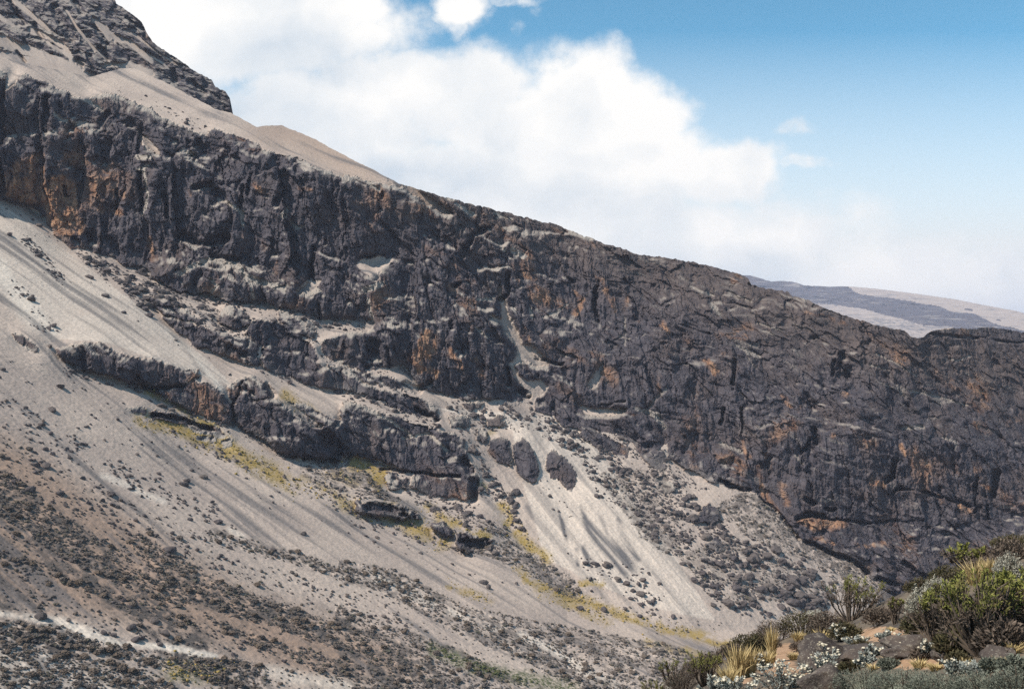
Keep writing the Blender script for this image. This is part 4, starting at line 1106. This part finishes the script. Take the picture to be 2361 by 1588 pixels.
def make_knoll():
    # finer towards the viewer, reaching well down the far side
    y = np.concatenate([np.linspace(-6, 4, 24)[:-1], np.geomspace(4, 44, 330), np.geomspace(45, 120, 30)])
    v = np.linspace(-1, 1, 420)
    Yg = np.repeat(y[:, None], len(v), 1)
    half = 8 + .62*np.maximum(Yg, 0)
    Xg = .22*np.maximum(Yg, 0) + v[None]*half
    Z = knoll_z(Xg, Yg)
    px = Xg/np.maximum(Yg, .5)*F0 + W0/2; py = H0/2 - Z/np.maximum(Yg, .5)*F0
    bare = np.zeros_like(Xg)
    for cx, cy, rx, ry in [(2035,1462,62,20),(1835,1500,60,22),(1790,1535,50,30),(2120,1530,110,14),(1960,1515,70,12),(2320,1490,40,18),(1700,1560,40,20),(2280,1500,60,10),(1880,1545,60,12)]:
        bare = np.maximum(bare, np.clip(1.35 - np.hypot((px - cx)/rx, (py - cy)/ry), 0, 1))
    moss = sstep(1530, 1575, py)*sstep(1900, 2000, px)
    at = {'cover': np.stack([bare, moss, bare*0], -1)}
    o = grid_mesh('knoll', np.stack([Xg, Yg, Z], -1), knoll_material(), at)
    tag(o, kind='structure')
make_knoll()
def on_knoll(px, py):
    """where the line of sight (px, py) first meets the knoll"""
    ys = np.geomspace(3.2, 40, 900)
    s, t = (px - W0/2)/F0, (H0/2 - py)/F0
    z = knoll_z(s*ys, ys)
    hit = np.where(t*ys <= z)[0]
    yy = ys[hit[0]] if len(hit) else 30.0
    if not len(hit):
        g = np.argmin(t*ys - z); yy = ys[g]
    return Vector((s*yy, yy, float(knoll_z(np.array([s*yy]), np.array([yy]))[0])))

# ------------------------------------------------------------------ plant building blocks
class Soup:
    """collects triangles and quads for one mesh"""
    def __init__(self):
        self.v, self.f, self.t = [], [], []
    def tube(self, pts, r0, r1, n=5, tint=0.5):
        base = len(self.v)
        m = len(pts)
        for i, p in enumerate(pts):
            p = Vector(p)
            d = (Vector(pts[min(i+1, m-1)]) - Vector(pts[max(i-1, 0)])).normalized()
            a = d.orthogonal().normalized(); b = d.cross(a)
            r = r0 + (r1 - r0)*i/(m - 1)
            for k in range(n):
                an = 6.2832*k/n
                q = p + (a*math.cos(an) + b*math.sin(an))*r
                self.v.append(q[:]); self.t.append(tint)
        for i in range(m - 1):
            for k in range(n):
                self.f.append((base+i*n+k, base+i*n+(k+1) % n, base+(i+1)*n+(k+1) % n, base+(i+1)*n+k))
    def leaf(self, p, d, L, w, up=None, tint=0.5):
        d = d.normalized()
        side = d.cross(up if up is not None else Vector((random.gauss(0,1), random.gauss(0,1), random.gauss(0,1))))
        if side.length < 1e-4: side = d.orthogonal()
        side.normalize()
        b = len(self.v)
        mid = p + d*L*.55
        tip = p + d*L
        for q in (p, mid + side*w/2, tip, mid - side*w/2):
            self.v.append(q[:]); self.t.append(tint)
        self.f.append((b, b+1, b+2, b+3))
    def blob(self, c, r, tint=.5, squash=.7):
        b = len(self.v)
        v, f = ICOS
        k = [random.uniform(.75, 1.2) for _ in v]
        for q, kk in zip(v, k):
            self.v.append((c[0]+q[0]*r*kk, c[1]+q[1]*r*kk, c[2]+q[2]*r*kk*squash)); self.t.append(tint)
        for t in f:
            self.f.append(tuple(b + int(i) for i in t))
    def build(self, name, mat, parent=None, smooth=False):
        me = bpy.data.meshes.new(name)
        me.from_pydata(self.v, [], self.f)
        at = me.attributes.new('tint', 'FLOAT_COLOR', 'POINT')
        buf = np.ones((len(self.v), 4), np.float32); buf[:, 0] = self.t; buf[:, 1] = self.t
        at.data.foreach_set('color', buf.ravel())
        me.polygons.foreach_set('use_smooth', [smooth]*len(me.polygons))
        me.materials.append(mat)
        o = bpy.data.objects.new(name, me); COL.objects.link(o)
        if parent: o.parent = parent
        return o
bm_ = bmesh.new(); bmesh.ops.create_icosphere(bm_, subdivisions=1, radius=1)
ICOS = ([q.co[:] for q in bm_.verts], [[q.index for q in p.verts] for p in bm_.faces]); bm_.free()

def two_tone(name, c0, c1, c2=None, rough=.85, trans=0.0):
    m, nt, bs = new_mat(name)
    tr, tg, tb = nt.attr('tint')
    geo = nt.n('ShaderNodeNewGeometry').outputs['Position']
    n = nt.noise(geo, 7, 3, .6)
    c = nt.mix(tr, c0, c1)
    if c2: c = nt.mix(nt.step(n, .45, .7), c, c2)
    nt.link(c, bs.inputs['Base Color'])
    bs.inputs['Roughness'].default_value = rough
    return m
M_STEM = two_tone('grey brown twigs', (0.045, 0.035, 0.03), (0.15, 0.115, 0.085))
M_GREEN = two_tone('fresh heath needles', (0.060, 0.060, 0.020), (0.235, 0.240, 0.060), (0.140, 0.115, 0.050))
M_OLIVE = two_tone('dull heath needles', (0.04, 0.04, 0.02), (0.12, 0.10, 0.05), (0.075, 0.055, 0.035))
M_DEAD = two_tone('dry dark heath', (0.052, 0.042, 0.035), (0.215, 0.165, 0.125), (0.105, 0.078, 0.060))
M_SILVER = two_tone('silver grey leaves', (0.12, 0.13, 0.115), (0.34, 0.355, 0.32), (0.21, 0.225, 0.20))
M_FLOWER = two_tone('papery white flower heads', (0.34, 0.29, 0.20), (0.66, 0.60, 0.47))
M_STRAW = two_tone('dry straw grass', (0.27, 0.195, 0.085), (0.56, 0.44, 0.22), (0.40, 0.30, 0.145))
M_LICHEN = two_tone('pale lichen', (0.20, 0.19, 0.15), (0.48, 0.46, 0.37), (0.32, 0.30, 0.24))
M_MAT = two_tone('grey green cushion leaves', (0.055, 0.062, 0.048), (0.225, 0.235, 0.18), (0.13, 0.135, 0.105))

def root(name, label, cat, loc, group=None):
    o = bpy.data.objects.new(name, None)
    o.empty_display_size = .1
    COL.objects.link(o); o.location = loc
    return tag(o, label, cat, group)
def rv(s=1.0):
    return Vector((random.gauss(0, s), random.gauss(0, s), random.gauss(0, s)))

def heath_shrub(label, px, py, wpx, hpx, stems=14, leafmat=None, seed=1, group=None, tuft=26, bare=.45, leaf=.05, lean=0.0, dens=1.0, hv=(.72, 1.03)):
    """a giant-heath bush: bare stems fanning from the base, needle tufts towards the tips"""
    random.seed(seed)
    p = on_knoll(px, py)
    k = p.y/F0
    h, w = hpx*k, wpx*k/2
    o = root('heath_shrub', label, 'shrub', p, group)
    st, lf, dry = Soup(), Soup(), Soup()
    leaf *= .72
    for i in range(stems):
        an = random.uniform(0, 6.283); rad = math.sqrt(random.uniform(.02, 1))
        tip = Vector((math.cos(an)*rad*w + lean*h, math.sin(an)*rad*w*.8, h*random.uniform(*hv)*(1 - .22*rad*rad)))
        b0 = Vector((math.cos(an)*w*.10, math.sin(an)*w*.10, -.05))
        mid = b0.lerp(tip, .5) + Vector((math.cos(an)*rad*w*.10, math.sin(an)*rad*w*.10, -.04*h)) + rv(.02*h)
        st.tube([b0, b0.lerp(mid, .5) + rv(.01*h), mid, mid.lerp(tip, .5) + rv(.012*h), tip], .020*h + .004, .004, 5, random.random())
        ends = [(mid.lerp(tip, .55), tip)]
        for j in range(random.randint(3, 5)):
            q0 = b0.lerp(tip, random.uniform(.38, .85)); q0 = q0 + (mid - b0.lerp(tip, .5))*.7
            q1 = q0 + (tip - b0).normalized()*h*random.uniform(.10, .24) + rv(.07*h)
            q1.z = min(q1.z, h*1.03)
            st.tube([q0, q0.lerp(q1, .5) + rv(.008*h), q1], .009*h + .002, .003, 4, random.random())
            ends.append((q0.lerp(q1, .3), q1))
        for q0, q1 in ends:
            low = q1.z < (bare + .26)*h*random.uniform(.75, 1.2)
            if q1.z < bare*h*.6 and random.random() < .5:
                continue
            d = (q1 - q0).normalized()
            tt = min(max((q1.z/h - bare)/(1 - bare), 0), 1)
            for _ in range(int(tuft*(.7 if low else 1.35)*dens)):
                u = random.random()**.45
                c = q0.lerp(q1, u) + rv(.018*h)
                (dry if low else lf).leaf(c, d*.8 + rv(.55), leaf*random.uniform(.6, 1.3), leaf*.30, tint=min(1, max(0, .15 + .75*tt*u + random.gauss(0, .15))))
    st.build('stems', M_STEM, o)
    if lf.f: lf.build('foliage', leafmat or M_GREEN, o)
    if dry.f: dry.build('dry_foliage', M_DEAD, o)
    return o
def low_heath(label, px, py, wpx, hpx, seed, mat=None, group=None, n=900, leaf=.06, stems=34):
    leaf *= .75; n = int(n*1.4)
    
    """a low rounded bush of dark twigs and needles"""
    random.seed(seed)
    p = on_knoll(px, py)
    k = p.y/F0
    h, w = hpx*k, wpx*k/2
    o = root('low_heath', label, 'shrub', p, group)
    st, lf = Soup(), Soup()
    for i in range(stems):
        an = random.uniform(0, 6.283); rad = math.sqrt(random.random())
        tip = Vector((math.cos(an)*rad*w, math.sin(an)*rad*w*.8, h*math.sqrt(max(1 - rad*rad*.85, .05))*random.uniform(.8, 1.12)))
        st.tube([(tip.x*.35, tip.y*.35, -.06), tip*.6 + rv(.03*h), tip], .012*h + .003, .003, 4, random.random())
    for i in range(n):
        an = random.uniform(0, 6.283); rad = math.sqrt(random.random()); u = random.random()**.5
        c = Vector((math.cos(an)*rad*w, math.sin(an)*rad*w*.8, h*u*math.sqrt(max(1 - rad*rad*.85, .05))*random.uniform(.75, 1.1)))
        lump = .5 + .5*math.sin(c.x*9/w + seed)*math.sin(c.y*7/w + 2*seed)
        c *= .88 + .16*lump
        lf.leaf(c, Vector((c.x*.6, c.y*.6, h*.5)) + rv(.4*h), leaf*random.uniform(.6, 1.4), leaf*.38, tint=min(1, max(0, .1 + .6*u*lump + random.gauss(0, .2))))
    st.build('stems', M_STEM, o); lf.build('foliage', mat or M_DEAD, o)
    return o
def everlasting(label, px, py, wpx, hpx, seed, heads=60, leafmat=None, group='white everlasting bushes', n=700, leaf=.03, hr=.016):
    """a silvery bush topped with papery white flower heads"""
    random.seed(seed)
    p = on_knoll(px, py)
    k = p.y/F0
    h, w = hpx*k, wpx*k/2
    o = root('flower_bush', label, 'flowering bush', p, group)
    st, lf, fl = Soup(), Soup(), Soup()
    tips = []
    for i in range(max(10, heads//3)):
        an = random.uniform(0, 6.283); rad = math.sqrt(random.random())
        tip = Vector((math.cos(an)*rad*w, math.sin(an)*rad*w*.8, h*(1 - .55*rad*rad)*random.uniform(.62, 1.05)))
        st.tube([(tip.x*.3, tip.y*.3, -.03), tip*.6 + rv(.03*h), tip], .012*h + .002, .002, 4, random.random())
        tips.append(tip)
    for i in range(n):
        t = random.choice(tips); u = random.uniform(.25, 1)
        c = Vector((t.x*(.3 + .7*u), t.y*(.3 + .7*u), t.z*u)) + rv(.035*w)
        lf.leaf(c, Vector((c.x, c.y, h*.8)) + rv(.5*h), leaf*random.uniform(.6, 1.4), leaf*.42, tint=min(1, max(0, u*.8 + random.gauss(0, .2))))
    for i in range(heads):
        t = random.choice(tips)
        c = t + Vector((random.gauss(0, .05*w + hr), random.gauss(0, .05*w + hr), random.uniform(-.02, .6)*hr*2))
        fl.blob(c, hr*random.uniform(.7, 1.25), random.random(), .65)
    st.build('stems', M_STEM, o); lf.build('foliage', leafmat or M_SILVER, o)
    tag(fl.build('flower_heads', M_FLOWER, o), kind='stuff')
    return o
def grass_tuft(label, px, py, wpx, hpx, seed, n=120, mat=None, group='dry grass tufts'):
    random.seed(seed)
    p = on_knoll(px, py)
    k = p.y/F0
    h, w = hpx*k, wpx*k/2
    s = Soup()
    for i in range(n):
        an = random.uniform(0, 6.283); rad = math.sqrt(random.random())
        b0 = Vector((math.cos(an)*rad*w*.35, math.sin(an)*rad*w*.35, -.02))
        L = h*random.uniform(.5, 1.08)
        out = Vector((math.cos(an), math.sin(an), 0))*rad*w*random.uniform(.5, 1.1)
        m = b0 + out*.35 + Vector((0, 0, L*.6)); t = b0 + out + Vector((0, 0, L*random.uniform(.82, 1.0)))
        wd = .0045 + .0009*p.y*.35
        sd = Vector((random.gauss(0, 1), random.gauss(0, 1), 0)).normalized()*wd
        b = len(s.v)
        tn = random.random()
        for q in (b0 - sd, b0 + sd, m + sd*.7, m - sd*.7, t):
            s.v.append(q[:]); s.t.append(tn)
        s.f += [(b, b+1, b+2, b+3), (b+3, b+2, b+4)]
    o = s.build('grass_tuft', mat or M_STRAW)
    o.location = p
    return tag(o, label, 'grass tuft', group)
def ground_rock(label, px, py, wpx, hpx, seed, dpt=.9, cat='rock', group=None, lichen=False):
    p = on_knoll(px, py)
    k = p.y/F0
    v, f = rock_shape(ICO3, seed)
    v = v.copy(); v -= (v.max(0) + v.min(0))/2; v /= (v.max(0) - v.min(0))/2
    r = 1 + .16*fbm(v[:, 0]*2.2 + seed, v[:, 1]*2.2, v[:, 2]*2.2, 5, .62)
    v = v*r[:, None]*np.array([wpx*k/2, wpx*k/2*dpt, hpx*k*.68])
    v[:, 2] += hpx*k*.30
    me = raw_mesh('ground_rock', v, f, M_FROCK, np.zeros((len(v), 3), np.float32) + (1.0 if lichen else 0.0), True)
    o = bpy.data.objects.new('ground_rock', me); COL.objects.link(o)
    o.location = p + Vector((0, wpx*k/2*dpt*.5, 0)); o.rotation_euler = (0, 0, random.uniform(-.2, .2))
    return tag(o, label, cat, group)
def mat_frock():
    m, nt, bs = new_mat('weathered dark lava')
    geo = nt.n('ShaderNodeNewGeometry').outputs['Position']
    tr, tg, tb = nt.attr('tint')
    n1, n2, n3 = nt.noise(geo, 2.2, 5, .6), nt.noise(geo, 11, 4, .6), nt.noise(geo, 40, 3, .6)
    c = nt.mix(nt.step(n1, .35, .65), (0.040, 0.033, 0.031), (0.085, 0.068, 0.058))
    c = nt.mix(nt.step(n2, .54, .66, 0, .7), c, (0.17, 0.145, 0.115))
    c = nt.mix(nt.step(n3, .58, .66, 0, .6), c, (0.24, 0.22, 0.18))
    c = nt.mix(nt.step(n1, .56, .70, 0, .5), c, (0.135, 0.095, 0.065))
    c = nt.mix(nt.math('MULTIPLY', tr, nt.step(n2, .42, .58)), c, (0.30, 0.285, 0.235))
    nt.link(c, bs.inputs['Base Color'])
    bp = nt.n('ShaderNodeBump'); bp.inputs['Strength'].default_value = .7; bp.inputs['Distance'].default_value = .03
    nt.link(nt.math('ADD', n2, nt.math('MULTIPLY', n3, .5)), bp.inputs['Height']); nt.link(bp.outputs[0], bs.inputs['Normal'])
    return m
M_FROCK = mat_frock()

def make_foreground():
    # green heath bushes
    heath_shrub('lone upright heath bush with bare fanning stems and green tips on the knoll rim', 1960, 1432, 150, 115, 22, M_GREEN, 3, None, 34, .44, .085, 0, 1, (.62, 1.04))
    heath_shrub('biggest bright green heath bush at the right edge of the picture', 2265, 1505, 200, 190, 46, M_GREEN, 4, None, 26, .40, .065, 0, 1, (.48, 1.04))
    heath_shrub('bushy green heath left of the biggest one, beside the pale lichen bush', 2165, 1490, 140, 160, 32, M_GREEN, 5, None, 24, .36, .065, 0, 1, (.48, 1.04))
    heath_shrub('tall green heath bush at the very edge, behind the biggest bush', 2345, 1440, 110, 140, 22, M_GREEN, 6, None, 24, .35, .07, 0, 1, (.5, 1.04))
    heath_shrub('small stubby heath bush with a single green crown left of the pale lichen bush', 2063, 1440, 44, 66, 9, M_GREEN, 7, None, 22, .55, .08)
    heath_shrub('little yellow-green heath sprig at the foot of the pale lichen bush', 2095, 1432, 26, 46, 5, M_GREEN, 8, None, 22, .5, .07)
    heath_shrub('green heath bush on the slope behind the dry grass, under the right-hand wall', 2230, 1318, 110, 62, 20, M_GREEN, 9, None, 18, .4, .12)
    heath_shrub('thin green heath bush at the left foot of the knoll', 1555, 1560, 70, 85, 12, M_GREEN, 10, 'heath bushes at the left foot of the knoll', 18, .4, .05)
    heath_shrub('dense green heath bush beside the dry grass at the left foot of the knoll', 1625, 1580, 80, 80, 18, M_GREEN, 11, 'heath bushes at the left foot of the knoll', 22, .3, .045)
    heath_shrub('lowest green heath bush, half cut off by the lower edge of the picture', 1520, 1592, 80, 60, 14, M_GREEN, 12, 'heath bushes at the left foot of the knoll', 20, .3, .045)
    heath_shrub('bare dark twiggy stem standing between green bush and dry grass', 1655, 1560, 16, 85, 3, M_OLIVE, 13, None, 6, .7, .03)
    # low dark heath along the rim
    for i, (x, y, w, h, l) in enumerate([(1790, 1470, 110, 52, 'dark brown low heath at the rim beside the notch of the valley'), (1850, 1462, 110, 58, 'broad dark low heath below the bare-stemmed bush'), (1905, 1460, 90, 55, 'dark low heath just left under the bare-stemmed bush'),
            (1730, 1500, 100, 46, 'dark low heath behind the tallest dry grass'), (1690, 1515, 70, 34, 'lowest dark heath of the rim, above the dry grass'), (1950, 1475, 80, 40, 'dark low heath in front of the bare-stemmed bush'), (2030, 1440, 80, 40, 'round dark low heath above the bare orange earth'),
            (2120, 1462, 80, 50, 'dark low heath at the foot of the pale lichen bush'), (2310, 1500, 120, 70, 'shadowy low heath under the biggest green bush'), (2210, 1510, 110, 60, 'dark low heath under the bushy green heath'), (2280, 1330, 130, 46, 'dark low heath on the slope above the dry grass'), (2200, 1345, 120, 40, 'dark low heath on the slope under the great slab'),
            (2330, 1300, 90, 60, 'dark low heath at the right edge on the skyline of the knoll'), (2130, 1370, 90, 36, 'dark low heath above the pale lichen bush'), (1760, 1452, 80, 34, 'small dark heath tuft at the valley notch'), (2345, 1268, 120, 34, 'dark heath crowning the skyline of the knoll at the right edge'), (2270, 1290, 110, 26, 'dark heath just below the skyline of the knoll')]):
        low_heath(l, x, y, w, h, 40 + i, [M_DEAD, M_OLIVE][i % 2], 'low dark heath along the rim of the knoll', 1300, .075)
    low_heath('rounded grey-brown dead cushion bush at the left foot of the knoll', 1575, 1600, 90, 62, 71, M_DEAD, None, 2200, .03)
    low_heath('spindly dark bush standing in the valley notch at the rim', 1747, 1448, 34, 44, 72, M_OLIVE, None, 500, .06)
    # pale lichen-hung bush
    low_heath('pale lichen-covered bush hanging left of the green heath', 2118, 1440, 62, 90, 73, M_LICHEN, None, 1800, .05)
    low_heath('pale lichen-covered bush rising above the green heath', 2160, 1380, 60, 50, 74, M_LICHEN, None, 1300, .05)
    low_heath('pale lichen-covered bush high at the right edge', 2325, 1340, 70, 70, 75, M_LICHEN, None, 1500, .05)
    # white everlastings
    for i, (x, y, w, h, n, l) in enumerate([(1800, 1592, 150, 72, 130, 'biggest white flowering bush left of the dark boulder'), (1905, 1556, 120, 66, 120, 'white flowering bush spilling over the dark boulder'), (1700, 1602, 110, 48, 70, 'low white flowering bush at the lower edge left of the biggest one'),
            (1645, 1604, 70, 42, 60, 'cream flowering bush furthest left at the lower edge'), (1752, 1545, 46, 34, 40, 'small cream flowering bush in front of the dry grass'), (1938, 1478, 56, 42, 34, 'silvery flowering bush above the dark boulder'), (1975, 1492, 70, 26, 34, 'flat silvery bush along the top of the flat rock'),
            (2012, 1515, 60, 30, 26, 'silvery bush at the right end of the flat rock'), (2050, 1478, 60, 24, 20, 'thin silvery bush below the bare orange earth'), (1995, 1535, 50, 28, 22, 'silvery bush right of the boulder with white flowers'), (2150, 1512, 60, 44, 44, 'yellowish flowering bush under the bushy green heath'),
            (2240, 1500, 44, 36, 26, 'white flowering bush in the shade of the biggest green heath'), (2205, 1558, 70, 46, 30, 'white and straw flowering bush near the lower right corner'), (2252, 1560, 70, 40, 6, 'blue-grey leafy bush near the lower right corner'), (2275, 1455, 60, 40, 26, 'pinkish white flowers showing through the biggest green bush'), (2095, 1500, 40, 22, 14, 'little silvery bush in front of the pale lichen bush')]):
        d = on_knoll(x, y).y
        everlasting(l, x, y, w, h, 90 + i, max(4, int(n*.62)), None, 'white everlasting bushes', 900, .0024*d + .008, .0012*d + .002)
    # dry grass
    for i, (x, y, w, h, l) in enumerate([(1700, 1565, 70, 95, 'big golden grass tuft right of the left-hand green bushes'), (1728, 1560, 60, 80, 'golden grass tuft in front of the lowest dark heath'), (1780, 1525, 36, 92, 'tallest upright straw tuft'), (1765, 1540, 60, 50, 'spreading straw tuft at the foot of the tallest one'), (1680, 1585, 60, 60, 'golden tuft at the lower left of the grass patch'),
            (1840, 1478, 40, 26, 'short straw tuft under the broad dark heath'), (1895, 1480, 50, 34, 'straw tuft under the bare-stemmed bush'), (1870, 1490, 40, 22, 'low straw tuft beside the bare earth'), (2250, 1345, 90, 60, 'pale straw tuft glowing behind the green heath'), (2280, 1335, 60, 56, 'second pale straw tuft behind the green heath'),
            (2120, 1540, 50, 26, 'orange straw tuft in front of the flat rocks'), (2060, 1530, 60, 18, 'flat straw tuft on the bare earth'), (2160, 1545, 50, 22, 'rusty straw tuft left of the white and straw bush'), (2335, 1510, 60, 36, 'rust-coloured tuft at the right edge'), (2310, 1535, 60, 24, 'low rust-coloured tuft near the right edge'), (1940, 1440, 40, 26, 'thin straw tuft at the foot of the bare-stemmed bush'),
            (2015, 1545, 40, 18, 'small straw tuft right of the boulder'), (2225, 1540, 30, 30, 'upright straw tuft inside the white and straw bush'), (1830, 1520, 40, 20, 'short tuft on the bare earth left of the boulder'), (2055, 1455, 30, 12, 'tiny tuft on the orange earth')]):
        grass_tuft(l, x, y, w, h, 200 + i, 170)
    for i, (x, y, w, h, l) in enumerate([(1600, 1560, 60, 40, 'low olive heath between the left-hand green bushes'), (1500, 1580, 70, 46, 'dark low heath furthest left along the lower edge'), (1570, 1525, 60, 30, 'low dark heath behind the left-hand green bushes'), (1640, 1535, 60, 34, 'brown low heath beside the golden grass'), (1960, 1548, 50, 22, 'little brown heath between the rocks'), (2050, 1540, 50, 20, 'flat brown heath on the bare earth'),
            (2130, 1520, 60, 26, 'brown heath between the rock slab and the yellowish flowers'), (2210, 1535, 60, 30, 'dark brown heath below the bushy green heath'), (2340, 1550, 70, 36, 'rusty brown heath in the lower right corner'), (1850, 1500, 60, 22, 'flat brown heath beside the bare earth left of the boulder'), (1985, 1500, 50, 24, 'brown heath behind the flat dark rock'), (2290, 1545, 60, 26, 'olive heath right of the blue-grey bush')]):
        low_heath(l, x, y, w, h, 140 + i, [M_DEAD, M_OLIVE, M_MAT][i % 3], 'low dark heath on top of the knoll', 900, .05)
    # rocks
    ground_rock('big dark flat-topped boulder among the white flowers', 1915, 1545, 150, 82, 301)
    ground_rock('dark rounded boulder cut by the lower edge of the picture', 1895, 1600, 120, 66, 302)
    ground_rock('flat dark rock right of the big boulder', 1990, 1525, 110, 34, 303)
    ground_rock('dark rock slab below the pale lichen bush', 2100, 1500, 120, 36, 304)
    ground_rock('low grey rock in front of the bushy green heath', 2080, 1520, 90, 26, 305)
    ground_rock('dark lump of rock right of the yellowish flowers', 2185, 1525, 60, 34, 306)
    ground_rock('dark rock at the right edge below the green heath', 2310, 1525, 90, 36, 307)
    ground_rock('pale topped boulder under the dark heath of the rim', 1885, 1430, 70, 30, 308, lichen=True)
    ground_rock('pale cushion-like rock at the left foot of the knoll', 1545, 1548, 44, 26, 309, lichen=True)
    ground_rock('small pale rock beside the left-hand green bushes', 1600, 1530, 30, 16, 310, lichen=True)
    # grey-green cushions right under the viewer
    for i, (x, y, w, h, l) in enumerate([(2000, 1600, 170, 62, 'blurred grey-green cushion bush right of the dark rounded boulder'), (2090, 1606, 190, 66, 'second grey-green cushion bush along the lower edge'), (2180, 1612, 200, 62, 'third grey-green cushion bush along the lower edge'), (2270, 1610, 190, 60, 'grey-green cushion bush near the lower right corner'), (2350, 1606, 170, 66, 'grey-green cushion bush filling the lower right corner')]):
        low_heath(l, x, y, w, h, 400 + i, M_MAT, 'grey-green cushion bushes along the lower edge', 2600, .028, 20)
make_foreground()

# ------------------------------------------------------------------ thin mountain haze
def make_haze():
    bm = bmesh.new()
    bmesh.ops.create_cube(bm, size=1)
    me = bpy.data.meshes.new('haze'); bm.to_mesh(me); bm.free()
    o = bpy.data.objects.new('haze', me); COL.objects.link(o)
    top, low = 420.0, -720.0
    o.scale = (40400, 40400, top - low); o.location = (0, 0, (top + low)/2)
    m = bpy.data.materials.new('haze'); m.use_nodes = True
    m.node_tree.nodes.clear(); nt = NT(m.node_tree)
    out = nt.n('ShaderNodeOutputMaterial'); v = nt.n('ShaderNodeVolumePrincipled')
    v.inputs['Density'].default_value = HAZE
    v.inputs['Color'].default_value = (0.76, 0.79, 0.98, 1)
    v.inputs['Anisotropy'].default_value = 0.0
    nt.link(v.outputs[0], out.inputs['Volume'])
    me.materials.append(m)
    tag(o, kind='stuff')
HAZE = 0.000065
make_haze()
